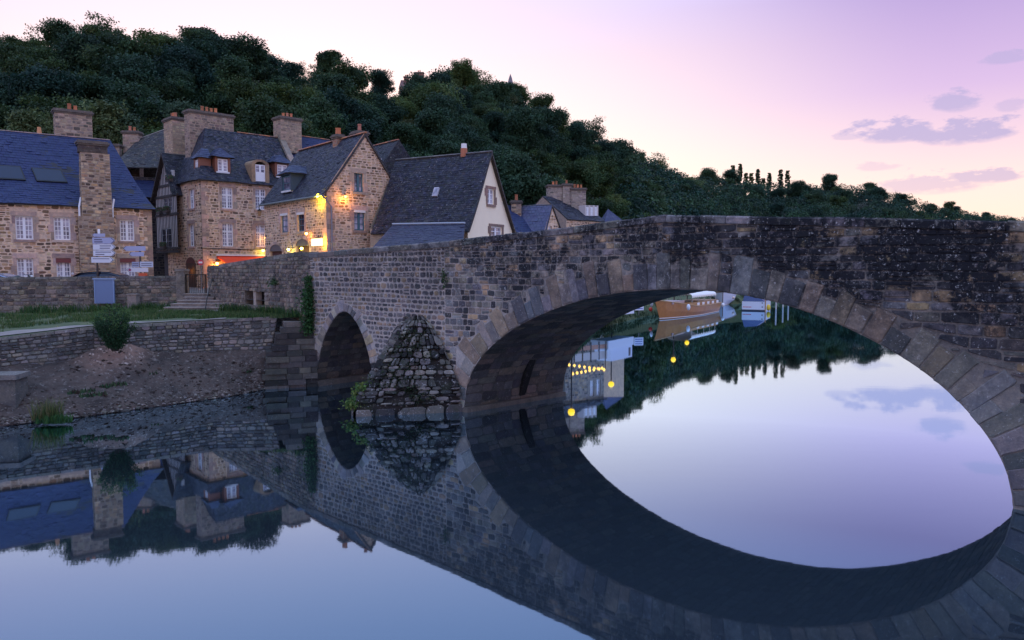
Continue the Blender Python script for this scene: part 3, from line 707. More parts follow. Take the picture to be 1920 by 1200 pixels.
# stepped pier of long stones left of the small arch
pier = thing('bridge_abutment', 'stepped abutment of long flat stone courses left of the small pointed arch', 'abutment', at_z(545, 712, 0))
pa, pb = at_y(499, 700, 30.5), bpt(-8.7, .05, 0); pf = Fr(pa, pb); r = random.Random(4); mb = MB()
for i in range(13):
    z0 = -.35 + i * .235; ins = max(0, (i - 6)) * .15; L0 = -.12 + .02 * i + ins * .7; d = .34 - .022 * i - ins * .35
    a = L0 - (.1 if i in (3, 7, 10) else 0)
    while a < pf.L - .02:
        b = min(a + r.uniform(.45, .95), pf.L)
        if pf.L - b < .2: b = pf.L
        m_ = MB(); dd = d + r.uniform(-.07, .08); pf.box(m_, a + .008, b - .008, z0 + .006, z0 + .229, -1.2, dd, palette([(.085, .082, .08), (.05, .048, .05), (.125, .115, .105), (.03, .03, .032)], r)); m_.build('course_stone', M['soffit'], pier); a = b
# steps up to the gate
stairs = thing('stone_steps', 'wide worn stone steps climbing to the iron gate', 'steps', at_z(395, 588, 2.75))
r = random.Random(6)
for i in range(6):
    yb = 589 - i * 6.6; D = 37.2 + i * .43; za = 2.62 + i * .155
    xl, xr = (296 + i * 12, 476 - i * 19) if i < 5 else (345, 390)
    A_, B_ = at_y(xl, yb, D), at_y(xr, yb, D - .15); f_ = Fr(A_, B_); m_ = MB(); f_.box(m_, 0, f_.L, za - .3, za + .15, -2.6 + i * .4, 0, (.28, .26, .25)); f_.box(m_, -.03, f_.L + .03, za + .15, za + .185, -.46, .03, (.40, .37, .35)); m_.build('step', M['quay'], stairs)
m_ = MB(); hr = [at_y(384, 586, 36.9), at_y(388, 560, 37.6), at_y(394, 536, 38.4), at_y(399, 522, 39.2)]; m_.tube(hr, .025, 6, (.03, .03, .03)); m_.build('handrail', M['metal'], stairs)
# iron gate and its posts
gate = thing('iron_gate', 'black iron bar gate at the top of the steps', 'gate', vec(g0, 3.5)); gf_ = Fr(g0, g1); zb_, zt_ = gf_.px(366, 551)[1], gf_.px(366, 514)[1]
m_ = MB()
for z in (zb_, zt_ - .05): gf_.box(m_, 0, gf_.L, z, z + .05, -.03, .02, (.02, .02, .02))
for a in (0, gf_.L - .06): gf_.box(m_, a, a + .06, zb_, zt_ - .002, -.035, .025, (.025, .02, .02))
m_.build('frame', M['metal'], gate)
for i in range(1, 11): m_ = MB(); a = gf_.L * i / 11; m_.tube([gf_.pt(a, zb_ + .05), gf_.pt(a, zt_ - .05)], .014, 5, (.02, .02, .02)); m_.build('bar', M['metal'], gate)
m_ = MB(); pf2 = Fr(gp + Vector((-.28, 0, 0)), gp + Vector((.26, 0, 0))); pf2.box(m_, 0, .46, 2.6, 4.75, -.5, .06, (.26, .24, .22)); pf2.box(m_, -.04, .5, 4.75, 4.87, -.54, .1, (.31, .29, .27)); m_.build('gate_pillar', M['quay'], label='square stone gate pillar between long wall and iron gate', cat='pillar')
# street ground of the old town, and the lower quay beyond the bridge
mb = MB(); fq = bpt(-9.0, BW, 0)
edge = [fq, Vector((-1, 41.5, 0)), Vector((1.6, 49, 0)), Vector((1.6, 60, 0)), Vector((7, 80, 0)), Vector((20, 101, 0)), Vector((38, 116, 0))]
outl = [q0 + Vector((-60, -3, 0)), q0, q1, rw0, rw1] + edge + [Vector((10, 122, 0)), Vector((-40, 108, 0)), Vector((-140, 104, 0))]
mb.add([vec(p, 3.42) for p in outl], [tuple(range(len(outl)))]); tagit(mb.build('street_ground', M['street']), kind='structure')
mb = MB(); rp = [(rw1 - rfr.n * .5, 4.5), (fq, 4.5), (lerp(fq, at_y(600, 480, 43.6), .6), 4.0), (at_y(520, 480, 47), 3.46), (rw0 - rfr.n * .5, 3.46), (lerp(rw0, rw1, .6) - rfr.n * .5, 4.05)]
mb.add([vec(p, z) for p, z in rp], [(0, 1, 2, 5), (5, 2, 3, 4)]); tagit(mb.build('road_ramp', M['street']), kind='structure')
water_edge = [bpt(-9.0, BW + .2, 0), Vector((1.2, 40.5, 0)), Vector((4.6, 50, 0)), Vector((6.2, 59, 0)), Vector((13.4, 75, 0)), Vector((27, 97, 0)), Vector((46, 116, 0))]
mb = MB(); vs = []
for a, b in zip(water_edge, edge):
    L = (b - a).length; d = (a - b).normalized()
    for k, z in ((-.6, -.6), (0, -.02), (.35, .45), (1.1, 1.0), (L * .9, 1.05), (L - .02, 1.06), (L, 3.41)): vs.append(vec(a - d * k, z))
fine = []; rows = 40
for i in range(len(water_edge) - 1):
    for k in range(10):
        for j in range(7):
            p = lerp(vs[i * 7 + j], vs[(i + 1) * 7 + j], k / 10); p = p + Vector((0, 0, noise.noise(p * .9) * .09 if j in (2, 3) else 0)); fine.append(p)
n = len(fine) // 7; mb.add(fine, [(i * 7 + j, i * 7 + 7 + j, i * 7 + 8 + j, i * 7 + j + 1) for i in range(n - 1) for j in range(6)])
tagit(mb.build('quay_ground', M['grass']), kind='structure')
r = random.Random(31); sp = []
for i in range(420): k = r.randrange(20, n - 1); sp.append(lerp(fine[k * 7 + 1], fine[k * 7 + 3], r.random()))
blades('bank_grass', sp, 22, .35, .5, [(.05, .085, .035), (.08, .10, .05), (.035, .06, .03)], 'rough grass on the low quay bank seen through the arch', .03, 17)
# land at the far end of the bridge, beyond the right edge of the frame
mb = MB(); mb.add([bpt(19.5, -9, -.5), bpt(21, 30, -.5), bpt(60, 60, -.5), bpt(80, -20, -.5), bpt(22, -9, 3.6), bpt(23, 30, 3.6), bpt(60, 60, 6), bpt(80, -20, 6)], [(0, 1, 5, 4), (4, 5, 6, 7), (3, 0, 4, 7)])
tagit(mb.build('right_bank', M['grass']), kind='structure')
# ================================================================== houses
WARM = [(.40, .285, .18), (.29, .205, .135), (.48, .36, .24), (.17, .125, .095), (.34, .28, .23), (.54, .43, .31), (.11, .085, .07), (.24, .17, .12)]
PINK = [(.45, .33, .27), (.38, .29, .245), (.50, .385, .32)]
MORT = (.66, .53, .43)
def slope(e0, e1, r1, r0, flare=0):
    e0, e1, r0, r1 = map(Vector, (e0, e1, r0, r1))
    def P(s, t_):
        b, c = lerp(e0, e1, s), lerp(r0, r1, s); p = lerp(b, c, t_); p.z += noise.noise(p * .55) * .07 * math.sin(math.pi * s) + noise.noise(p * 1.9) * .02; p.z -= flare * (c.z - b.z) * t_ * (1 - t_) ** 2 * 2; return p
    return P
def roof(parent, P, cols, mat='slate', slate=(.26, .2), name='roof', seed=1, thick=.1, nt_=8):
    if mat == 'slate': slate = (slate[0] * .85, slate[1] * .78)
    r = random.Random(seed); ns = 6; mb = MB()
    nrm = (P(1, .5) - P(0, .5)).cross(P(.5, 1) - P(.5, 0)).normalized()
    if nrm.z < -.05 or (abs(nrm.z) <= .05 and nrm.y > 0): nrm = -nrm
    g = [[P(i / ns, j / nt_) for j in range(nt_ + 1)] for i in range(ns + 1)]
    for i in range(ns):
        for j in range(nt_):
            q = (g[i][j], g[i + 1][j], g[i + 1][j + 1], g[i][j + 1]); mb.quad(*q, (.04, .04, .05)); mb.quad(*[p - nrm * thick for p in q][::-1], (.05, .04, .035))
    for i in range(ns):
        for j in (0, nt_): mb.quad(g[i][j], g[i + 1][j], g[i + 1][j] - nrm * thick, g[i][j] - nrm * thick, (.06, .055, .055))
    for j in range(nt_):
        for i in (0, ns): mb.quad(g[i][j], g[i][j + 1], g[i][j + 1] - nrm * thick, g[i][j] - nrm * thick, (.06, .055, .055))
    ro = mb.build(name, M[mat], parent)
    H = sum((P(.5, (k + 1) / 8) - P(.5, k / 8)).length for k in range(8)); rows = max(2, int(H / slate[1])); mb = MB()
    for j in range(rows):
        t0, t1 = j / rows, min(1, (j + 1.12) / rows); W = (P(1, t0) - P(0, t0)).length; n = max(1, int(W / slate[0])); off = .5 * (j % 2)
        cuts = [0] + [min(1, max(0, (k + off + r.uniform(-.08, .08)) / n)) for k in range(1, n)] + [1]
        for a, b in zip(cuts, cuts[1:]):
            if b - a < 1e-4: continue
            e = (b - a) * .03; l = .014 + r.uniform(-.006, .016) + (.03 if r.random() < .03 else 0); c = palette(cols, r) if mat == 'slate' else tuple(q * r.uniform(.95, 1.05) for q in cols[0])
            p0, p1, p2, p3 = P(a + e, t0) + nrm * l, P(b - e, t0) + nrm * l, P(b - e, t1) + nrm * .006, P(a + e, t1) + nrm * .006
            mb.add((p0, p1, p2, p3, P(a + e, t0), P(b - e, t0)), ((0, 1, 2, 3), (4, 5, 1, 0)), c)
    mb.build('slates', M[mat], ro, kind='stuff'); return ro
OLD = [(.036, .040, .066), (.026, .030, .050), (.052, .055, .078), (.018, .020, .034), (.046, .045, .055)]
NEW = [(.028, .040, .108), (.038, .052, .13), (.034, .048, .12)]
DARK = [(.028, .030, .044), (.021, .022, .034), (.038, .039, .05)]
def ridge_tiles(parent, p, q, col=((.42, .16, .07), (.34, .13, .07), (.26, .13, .09)), r_=.11, l=.42):
    L = (q - p).length; n = max(1, int(L / l)); r = random.Random(int(L * 100)); d = (q - p).normalized(); sd = d.cross(Vector((0, 0, 1))).normalized()
    for i in range(n):
        a, b = p + d * (L * i / n + .005), p + d * (L * (i + 1) / n - .005); m_ = MB(); ring = []
        for e, k in ((a, 1.0), (b, .88)):
            for j in range(7): an = math.pi * j / 6; ring.append(e + sd * math.cos(an) * r_ * 1.25 * k + Vector((0, 0, math.sin(an) * r_ * k - .02)))
        m_.add(ring, [(j, j + 1, j + 8, j + 7) for j in range(6)] + [tuple(range(7)), tuple(range(13, 6, -1))], palette(col, r)); m_.build('ridge_tile', M['pot'], parent)
def window(parent, fr, rc, cols=2, rows=5, mat='white', mull=True, transom=None, depth=.13, glass='glass', name='window'):
    a0, b0, a1, b1 = rc; m_ = MB(); d0, d1 = -depth - .05, -depth; w = .075
    fr.box(m_, a0, a1, b0, b0 + w, d0, d1); fr.box(m_, a0, a1, b1 - w, b1, d0, d1); fr.box(m_, a0, a0 + w, b0 + w, b1 - w, d0, d1); fr.box(m_, a1 - w, a1, b0 + w, b1 - w, d0, d1)
    am = (a0 + a1) / 2
    if mull: fr.box(m_, am - .075, am + .075, b0 + w, b1 - w, d0, d1 + .012)
    if transom: bz = lerp(b0, b1, transom); fr.box(m_, a0 + w, a1 - w, bz - .045, bz + .045, d0, d1 + .02)
    for h0, h1 in (((a0 + w, am - .06), (am + .06, a1 - w)) if mull else ((a0 + w, a1 - w),)):
        for i in range(1, cols): a = lerp(h0, h1, i / cols); fr.box(m_, a - .02, a + .02, b0 + w, b1 - w, d0 + .006, d1 - .008)
        for j in range(1, rows): b = lerp(b0, b1, j / rows); fr.box(m_, h0, h1, b - .02, b + .02, d0 + .008, d1 - .011)
    wo_ = m_.build(name, M[mat], parent); m_ = MB(); m_.quad(fr.pt(a0, b0, d0 + .012), fr.pt(a1, b0, d0 + .012), fr.pt(a1, b1, d0 + .012), fr.pt(a0, b1, d0 + .012)); m_.build('pane', M[glass], wo_)
    m_ = MB(); m_.quad(fr.pt(a0, b0, -depth - .4), fr.pt(a1, b0, -depth - .4), fr.pt(a1, b1, -depth - .4), fr.pt(a0, b1, -depth - .4), (.03, .03, .035)); return wo_
def surround(parent, fr, rc, cols=PINK, seed=0, lint=.3, arch=False):
    a0, b0, a1, b1 = rc; r = random.Random(int((a0 + b0) * 100) + seed); d = .03
    def blk(n, x0, x1, y0, y1, dd=d):
        m_ = MB(); fr.box(m_, x0 + .006, x1 - .006, y0 + .006, y1 - .006, -.2, dd, palette(cols, r)); m_.build(n, M['dressed'], parent)
    blk('lintel', a0 - .22, a1 + .22, b1, b1 + lint, d + .012); blk('sill', a0 - .14, a1 + .14, b0 - .16, b0, d + .05)
    n = max(2, int((b1 - b0) / .42))
    for i in range(n):
        y0, y1 = lerp(b0, b1, i / n), lerp(b0, b1, (i + 1) / n)
        for s in (0, 1):
            w = (.18, .32)[(i + s) % 2]
            if s == 0: blk('jamb_stone', a0 - w, a0, y0, y1)
            else: blk('jamb_stone', a1, a1 + w, y0, y1)
def wall(parent, fr, zb, topf, opens=(), cols=WARM, mort=MORT, stones=True, mat='house', rowh=(.16, .25), wr=(.16, .46), a0=0, a1=None, name='wall', gap=.06, pad=True, detail=1):
    a1 = fr.L if a1 is None else a1; mb = MB(); tf = topf if callable(topf) else (lambda a: topf)
    face_mesh(fr, a0, a1, lambda a: zb, tf, opens, mb, mort); w = mb.build(name, M['hmortar'], parent)
    if stones:
        op = [(o[0] - .2, o[1] - .16, o[2] + .2, o[3] + .28) for o in opens] if pad else opens
        st = rubble(lambda a, b, d: fr.pt(a, b, d), a0, a1, zb, max(tf(a0), tf(a1), tf((a0 + a1) / 2)), rowh, wr, gap, .008, cols, None, tf, op, detail, random.Random(int(abs(fr.o.x) * 10)), split=.3, wobk=.4, drop=.06, rnd=(.1, .32))
        m_ = MB()
        for s in st: m_.add(s[1], s[2], s[3])
        m_.build('rubble', M[mat], w, kind='stuff')
    return w
def blank(parent, p, q, zb, zt, col=MORT, ap=None, mat='hmortar'):
    m_ = MB(); p, q = Vector((p[0], p[1], 0)), Vector((q[0], q[1], 0))
    if ap: c = (p + q) / 2; m_.add((vec(p, zb), vec(q, zb), vec(q, zt), vec(c, ap), vec(p, zt)), ((0, 1, 2, 3, 4),), col)
    else: m_.quad(vec(p, zb), vec(q, zb), vec(q, zt), vec(p, zt), col)
    m_.build('side_wall', M[mat], parent)
def chimney(parent, c, d, w, dp, z0, z1, pots=2, cols=WARM, pot_h=.42, mort=(.33, .28, .24), taper=0, cap=True, name='chimney'):
    d = Vector((d[0], d[1], 0)).normalized(); n = Vector((d.y, -d.x, 0)); c = Vector((c[0], c[1], 0)); m_ = MB(); r = random.Random(int(z1 * 37))
    def cn(k, z, e=0, kk=1): return [c + d * (sx_ * (w / 2 * kk + e)) + n * (sy_ * (dp / 2 + e)) + Vector((0, 0, z)) for sx_, sy_ in ((-1, -1), (1, -1), (1, 1), (-1, 1))]
    k1 = 1 - taper; m_.hexa(cn(0, z0) + cn(0, z1, 0, k1), mort)
    ch = m_.build(name, M['hmortar'], parent); m_ = MB()
    B, T = cn(0, z0), cn(0, z1, 0, k1)
    for i in range(4):
        A_, B_, C_, D_ = B[i], B[(i + 1) % 4], T[(i + 1) % 4], T[i]; L = (B_ - A_).length; H = z1 - z0; out = (B_ - A_).cross(Vector((0, 0, 1))).normalized()
        if out.dot((A_ + B_) / 2 - vec(c, z0)) < 0: out = -out
        for s in rubble(lambda a, b, dd: lerp(lerp(A_, B_, a / L), lerp(D_, C_, a / L), b / H) + out * dd, 0, L, 0, H, (.15, .23), (.2, .42), .055, .012, cols, detail=1, rng=r, wobk=.3, split=.25): m_.add(s[1], s[2], s[3])
    m_.build('rubble', M['chim'], ch, kind='stuff')
    if cap:
        m_ = MB()
        for zz, e, h in ((z1 + .001, .07, .1), (z1 + .103, .13, .1), (z1 + .205, .05, .09)): m_.hexa(cn(0, zz, e, k1) + cn(0, zz + h, e, k1), (.13, .12, .115))
        m_.build('cap', M['chim'], ch); zt = z1 + .295
    else: zt = z1
    for i in range(pots):
        o = (i - (pots - 1) / 2) * min(.36, w * .8 / max(1, pots)); p = c + d * o; m_ = MB(); h = pot_h * r.uniform(.8, 1.15); m_.lathe(p.x, p.y, [(.13, zt), (.105, zt + h * .8), (.125, zt + h * .82), (.125, zt + h), (.08, zt + h)], 10, palette([(.50, .17, .07), (.42, .15, .07), (.36, .15, .09)], r)); m_.build('chimney_pot', M['pot'], ch)
    return ch
def quoins(parent, fr, a, zb, zt, s=1, cols=PINK):
    r = random.Random(int(abs(a) * 31 + zb)); z = zb; i = 0
    while z < zt - .05:
        h = min(r.uniform(.26, .38), zt - z); w = (.3, .52)[i % 2]; m_ = MB(); x0, x1 = (a, a + w) if s > 0 else (a - w, a)
        fr.box(m_, x0, x1, z + .006, z + h - .006, -.15, .03, palette(cols, r)); m_.build('quoin', M['dressed'], parent); z += h; i += 1
def letters(txt, fr, a, b, size, parent, col, d=.02, mirror=False):
    c = bpy.data.curves.new('lettering', 'FONT'); c.body = txt; c.size = size; c.extrude = .003; c.align_x = 'CENTER'; c.align_y = 'CENTER'
    o = link(bpy.data.objects.new('lettering', c)); c.materials.append(col); o.parent = parent
    from mathutils import Matrix
    ax = fr.a if fr.a.x > 0 else -fr.a
    o.matrix_local = Matrix.Translation(fr.pt(a, b, d) - base_of(parent)) @ Matrix((ax, Vector((0, 0, 1)), fr.n)).transposed().to_4x4()
    me = bpy.data.meshes.new_from_object(o); q = link(bpy.data.objects.new('lettering', me)); q.parent = parent; q.matrix_local = o.matrix_local.copy(); bpy.data.objects.remove(o); q.name = 'lettering'; return q
GZ = 3.42

# ------------------------------------------------------------------ A: long house with the new blue slate roof
zE = 8.9; A0, A1 = at_z(0, 379, zE), at_z(284, 391, zE); AL = A0 + (A0 - A1).normalized() * 9
fA = Fr(AL, A1); hA = thing('long_stone_house', 'long stone house with smooth blue slate roof and skylights at the left', 'house', vec((AL + A1) / 2, GZ))
w1 = [fA.rect(*q) for q in ((29, 405, 62, 449), (101, 407, 132, 450), (225, 412, 252, 452))]; w2 = [fA.rect(*q) for q in ((32, 484, 63, 526), (106, 484, 133, 526), (226, 484, 254, 526))]
step = w1[1][0] - w1[0][0]; w1.append(tuple(v - (step * 1.0 if i % 2 == 0 else 0) for i, v in enumerate(w1[0])))
opA = w1 + w2; cb = fA.rect(146, 380, 214, 515)
wall(hA, fA, GZ - .3, zE, opA + [], wr=(.2, .42))
for i, o in enumerate(opA): window(hA, fA, o, 2, 5 if i < 3 else 5); surround(hA, fA, o, [(.42, .33, .29), (.37, .29, .26), (.46, .37, .33)], i)
quoins(hA, fA, fA.L, GZ, zE, -1, [(.38, .29, .23), (.33, .25, .2)])
bk = -fA.n * 8.6; blank(hA, A1, A1 + bk, GZ - .3, zE); blank(hA, AL + bk, A1 + bk, GZ - .3, zE); blank(hA, AL, AL + bk, GZ - .3, zE)
rdo = -fA.n * 4.3
def apx(x, y, off): f_ = Fr(fA.o - fA.n * off, fA.q - fA.n * off); a, b = f_.px(x, y); return f_.pt(a, b)
zR = (apx(0, 246, 4.3).z + apx(172, 258, 4.3).z) / 2; rE = vec(apx(206, 264, 4.3), zR); rS = vec(AL + rdo, zR)
ov = fA.n * .28 + fA.a * .22; eA, eB = vec(AL + fA.n * .28, zE - .05), vec(A1 + ov, zE - .05); bB = vec(A1 + bk - fA.n * .28 + fA.a * .22, zE - .05); bA_ = vec(AL + bk - fA.n * .28, zE - .05)
PA = slope(eA, eB, rE, rS, .16); rA = roof(hA, PA, NEW, 'slate_new', (.3, .22), seed=1); roof(hA, slope(eB, bB, rE + Vector((.01, .01, 0)), rE, .22), NEW, 'slate_new', (.3, .22), seed=2); roof(hA, slope(bB, bA_, rS, rE, .16), NEW, 'slate_new', (.5, .4), seed=3)
ridge_tiles(hA, rS, rE, ((.30, .20, .18), (.24, .17, .16)), .07, .5)
def on_roof(P, fr_off, x, y):     # point of a roof surface seen in direction (x, y): coarse search
    best = None; rx, rz = ray(x, y)
    for i in range(61):
        for j in range(41):
            p = P(i / 60, j / 40); e = (p.x / p.y - rx) ** 2 + ((p.z - CAMZ) / p.y - rz) ** 2
            if best is None or e < best[0]: best = (e, i / 60, j / 40)
    return best[1], best[2]
nA = (PA(1, .5) - PA(0, .5)).cross(PA(.5, .6) - PA(.5, .4)).normalized(); nA = nA if nA.z > 0 else -nA
for x0, y0, x1, y1 in ((-14, 313, 10, 335), (11, 314, 37, 336), (65, 318, 89, 341), (90, 320, 115, 343)):
    s0, t0 = on_roof(PA, 0, x0, y1); s1, t1 = on_roof(PA, 0, x1, y0); m_ = MB(); q = [PA(s0, t0), PA(s1, t0), PA(s1, t1), PA(s0, t1)]; c = sum(q, Vector()) / 4
    m_.hexa([p + nA * .0 for p in q] + [p + nA * .1 for p in q], (.03, .028, .03)); sk = m_.build('skylight', M['metal'], hA); m_ = MB(); q2 = [c + (p - c) * .86 + nA * .106 for p in q]; m_.quad(*q2); m_.build('pane', M['dglass'], sk)
# chimney breast on the facade and the big ridge stack
ca, cb_ = fA.px(147, 450)[0], fA.px(213, 450)[0]; cu0, cu1 = fA.px(149, 330)[0], fA.px(200, 330)[0]; ct = fA.px(174, 275)[1]; cm = (cu0 + cu1) / 2
b0_ = fA.pt((ca + cb_) / 2, 0, .1); chimney(hA, b0_, fA.a, cb_ - ca, .7, GZ - .2, zE - .7, 0, WARM, cap=False, name='chimney_breast'); chimney(hA, fA.pt(cm + .1, 0, .06), fA.a, cu1 - cu0 + .2, .72, zE - .7, ct - .45, 0, WARM, cap=False, name='chimney_stack', taper=.06); chimney(hA, fA.pt(cm, 0, .06), fA.a, cu1 - cu0 + .08, .74, ct - .45, ct + .02, 0, [(.10, .085, .08), (.07, .06, .06)], name='chimney_top', mort=(.09, .08, .075))
p_ = apx(138, 262, 5.2); pw = apx(172, 262, 5.2) - apx(103, 262, 5.2); chimney(hA, p_, fA.a, pw.length, .9, zR - 1.6, apx(138, 216, 5.2).z, 2, [(.30, .25, .21), (.20, .175, .16), (.38, .33, .28), (.12, .11, .105)])
m_ = MB(); p_ = apx(74, 256, 4.4); m_.lathe(p_.x, p_.y, [(.16, zR - .1), (.11, zR + .42), (.11, zR + .45)], 10, (.55, .26, .12)); m_.build('vent_pot', M['pot'], hA)
for x in (147, 209): m_ = MB(); a = fA.px(x, 380)[0]; m_.tube([fA.pt(a, zE - .8, .3), fA.pt(a, zE - .1, .32), fA.pt(a + .12, zE + .5, .2)], .06, 6, (.75, .75, .78)); m_.build('flashing_pipe', M['paint'], hA)
M['redsign'] = plain('red_sign', (.16, .035, .035), .5); M['whitetxt'] = plain('white_lettering', (.8, .78, .74), .5); M['darktxt'] = plain('dark_lettering', (.04, .04, .10), .5)
for txt, o, nm in (('PATISSERIE', w2[1], 0), ('BOULANGERIE', w2[2], 1)):
    b = o[3] - .17; m_ = MB(); fA.box(m_, o[0] - .02, o[2] + .02, b - .12, b + .15, -.02, .035, (.1, .03, .03)); s_ = m_.build('shop_sign', M['redsign'], hA); letters(txt, fA, (o[0] + o[2]) / 2, b + .015, .17, s_, M['whitetxt'], .04)

# ------------------------------------------------------------------ D: corner house with steep old slate roof
zE = 11.5; D0, D1 = at_z(376, 335, zE), at_z(523, 347, zE); fd = (D1 - D0).normalized(); fd.z = 0; D1 = D0 + fd * 8.1; fD = Fr(D0, D1); sd = -fD.n
hD = thing('corner_stone_house', 'tall stone corner house with steep slate roof, dormers and red awning', 'house', vec(D0, GZ))
D2 = D0 + sd * 3.5; D3 = D0 + sd * 7.0; D4 = D1 + sd * 7.0
wf = [fD.rect(*q) for q in ((416, 351, 437, 391), (479, 354, 499, 393), (417, 418, 438, 462), (480, 421, 498, 463))]
wall(hD, fD, GZ - .3, zE, wf)
for i, o in enumerate(wf): window(hD, fD, o, 2, 6, transom=.62); surround(hD, fD, o, PINK, i)
quoins(hD, fD, 0, GZ, zE, 1)
fS = Fr(D3, D0); fs2 = Fr(D0, D3)
wsd = [fS.rect(*q) for q in ((354, 354, 364, 391), (354, 420, 364, 462))]; wall(hD, fS, GZ - .3, zE, wsd)
for i, o in enumerate(wsd): window(hD, fS, o, 1, 4, transom=.62); surround(hD, fS, o, PINK, i + 9)
blank(hD, D1, D4, GZ - .3, zE); blank(hD, D3, D4, GZ - .3, zE)
def off_px(fr, off, x, y): f_ = Fr(fr.o - fr.n * off, fr.q - fr.n * off); a, b = f_.px(x, y); return f_.pt(a, b)
rz = off_px(fD, 3.3, 430, 246).z; rL = vec(off_px(fD, 3.3, 384, 237), rz); rR = vec(D1 + sd * 3.3, rz)
o1 = fD.n * .3; o2 = fS.n * .3; c0 = vec(D0 + o1 + o2, zE - .08)
PD = slope(c0, vec(D1 + o1, zE - .08), rR, rL, .17); roof(hD, PD, OLD, 'slate', (.25, .19), seed=5); PDs = slope(vec(D3 + o2, zE - .08), c0, rL, rL - fD.a * .02, .17); roof(hD, PDs, OLD, 'slate', (.25, .19), seed=6)
roof(hD, slope(vec(D4, zE), vec(D3, zE), rL, rR), OLD, 'slate', (.5, .4), seed=7); ridge_tiles(hD, rL + fD.a * 2.6, rR, r_=.08)
m_ = MB(); m_.add((vec(D1, zE), vec(D4, zE), vec(rR, rz)), ((0, 1, 2),), MORT); m_.build('gable_end', M['hmortar'], hD)
for i in range(7):      # stone verge up the right gable
    a, b = lerp(vec(D1 + o1, zE), rR, i / 7), lerp(vec(D1 + o1, zE), rR, (i + 1) / 7); m_ = MB(); u_ = Vector((0, 0, .3)); m_.hexa([a - fD.a * .2, b - fD.a * .2, b + fD.a * .3, a + fD.a * .3, a - fD.a * .2 + u_, b - fD.a * .2 + u_, b + fD.a * .3 + u_, a + fD.a * .3 + u_], palette([(.22, .2, .17), (.16, .15, .13), (.28, .25, .2)], RNG)); m_.build('verge_stone', M['chim'], hD)
p_ = off_px(fD, 4.3, 393, 250); w_ = (off_px(fD, 4.3, 434, 250) - off_px(fD, 4.3, 352, 250)).length; chimney(hD, p_, fD.a, w_, 1.0, 10.2, off_px(fD, 4.3, 393, 214).z - .2, 4, [(.30, .24, .21), (.22, .18, .165), (.36, .30, .26), (.15, .13, .125)], taper=.0)
p_ = off_px(fD, 3.5, 539, 240); w_ = (off_px(fD, 3.5, 560, 240) - off_px(fD, 3.5, 517, 240)).length; chimney(hD, p_, fD.a, w_ * .9, 1.3, rz - 1.2, off_px(fD, 3.5, 539, 228).z, 3, [(.33, .27, .22), (.24, .2, .17), (.40, .33, .25)])
def dormer(parent, fr, rc, hood, P_depth=2.4, cheek='wood', wmat='white', cols=1, rows=4, ov=.32, mull=True, brick=(.20, .075, .045), front=.1, rowcols=OLD):
    a0, b0, a1, b1 = rc; f2 = Fr(fr.o + fr.n * front, fr.q + fr.n * front); f2.n = fr.n; m_ = MB()
    dm = window(parent, f2, rc, cols, rows, wmat, mull, depth=.0, name='dormer_window')
    for x0, x1 in ((a0 - .2, a0), (a1, a1 + .2)): f2.box(m_, x0, x1, b0 - .05, b1 + .06, -P_depth, .04, brick)
    f2.box(m_, a0 - .2, a1 + .2, b1 + .061, b1 + .16, -P_depth, .06, brick); f2.box(m_, a0 - .12, a1 + .12, b0 - .12, b0 - .001, -.3, .08, (.62, .62, .64)); m_.build('dormer_frame', M['paint'], dm)
    am = (a0 + a1) / 2; zt, ze_ = b1 + hood, b1 + .14; k = min(P_depth, P_depth)
    L0, R0 = f2.pt(a0 - .2 - ov, ze_, .06 + ov * .7), f2.pt(a1 + .2 + ov, ze_, .06 + ov * .7); Rb, Lb = f2.pt(a1 + .2 + ov, ze_, -k), f2.pt(a0 - .2 - ov, ze_, -k); ap, ab = f2.pt(am, zt, -.35), f2.pt(am, zt, -k)
    for i, (e0, e1, r1, r0) in enumerate(((L0, R0, ap, ap), (R0, Rb, ab, ap), (Lb, L0, ap, ab))): roof(dm, slope(e0, e1, r1 + Vector((.004, .004, 0)), r0, .12), [(.05, .062, .12), (.045, .055, .10)], 'slate_new', (.22, .18), 'dormer_hood', 20 + i, .05, 5)
    return dm
dormer(hD, fD, fD.rect(412, 297, 431, 321), .85, 2.2, front=-.4); dormer(hD, fD, fD.rect(524, 308, 543, 330), .85, 2.2, front=-.4)
dormer(hD, fS, fS.rect(359, 299, 365, 324), .9, .85, front=-.3, ov=.22)
# stone loft door breaking the eave
rc = fD.rect(478, 309, 497, 344); f2 = Fr(fD.o + fD.n * .05, fD.q + fD.n * .05); m_ = MB(); f2.box(m_, rc[0], rc[2], rc[1], lerp(rc[1], rc[3], .55), -.1, -.03, (.78, .78, .80)); ld = m_.build('loft_door', M['paint'], hD)
window(ld, f2, (rc[0], lerp(rc[1], rc[3], .55), rc[2], rc[3]), 1, 2, depth=.03); m_ = MB(); br = (.30, .22, .15)
for x0, x1 in ((rc[0] - .3, rc[0]), (rc[2], rc[2] + .3)): f2.box(m_, x0, x1, rc[1], rc[3], -2, .05, br)
ac = (rc[0] + rc[2]) / 2; rr = (rc[2] - rc[0]) / 2; n = 9
for i in range(n):
    t0, t1 = math.pi * i / n, math.pi * (i + 1) / n; q = []
    for d in (.05, -2):
        for t_, k in ((t0, rr), (t1, rr), (t1, rr + .3), (t0, rr + .3)): q.append(f2.pt(ac + math.cos(t_) * k, rc[3] + math.sin(t_) * k * .55, d))
    m_.hexa(q, palette([br, (.25, .18, .13)], RNG))
m_.build('loft_surround', M['dressed'], hD)
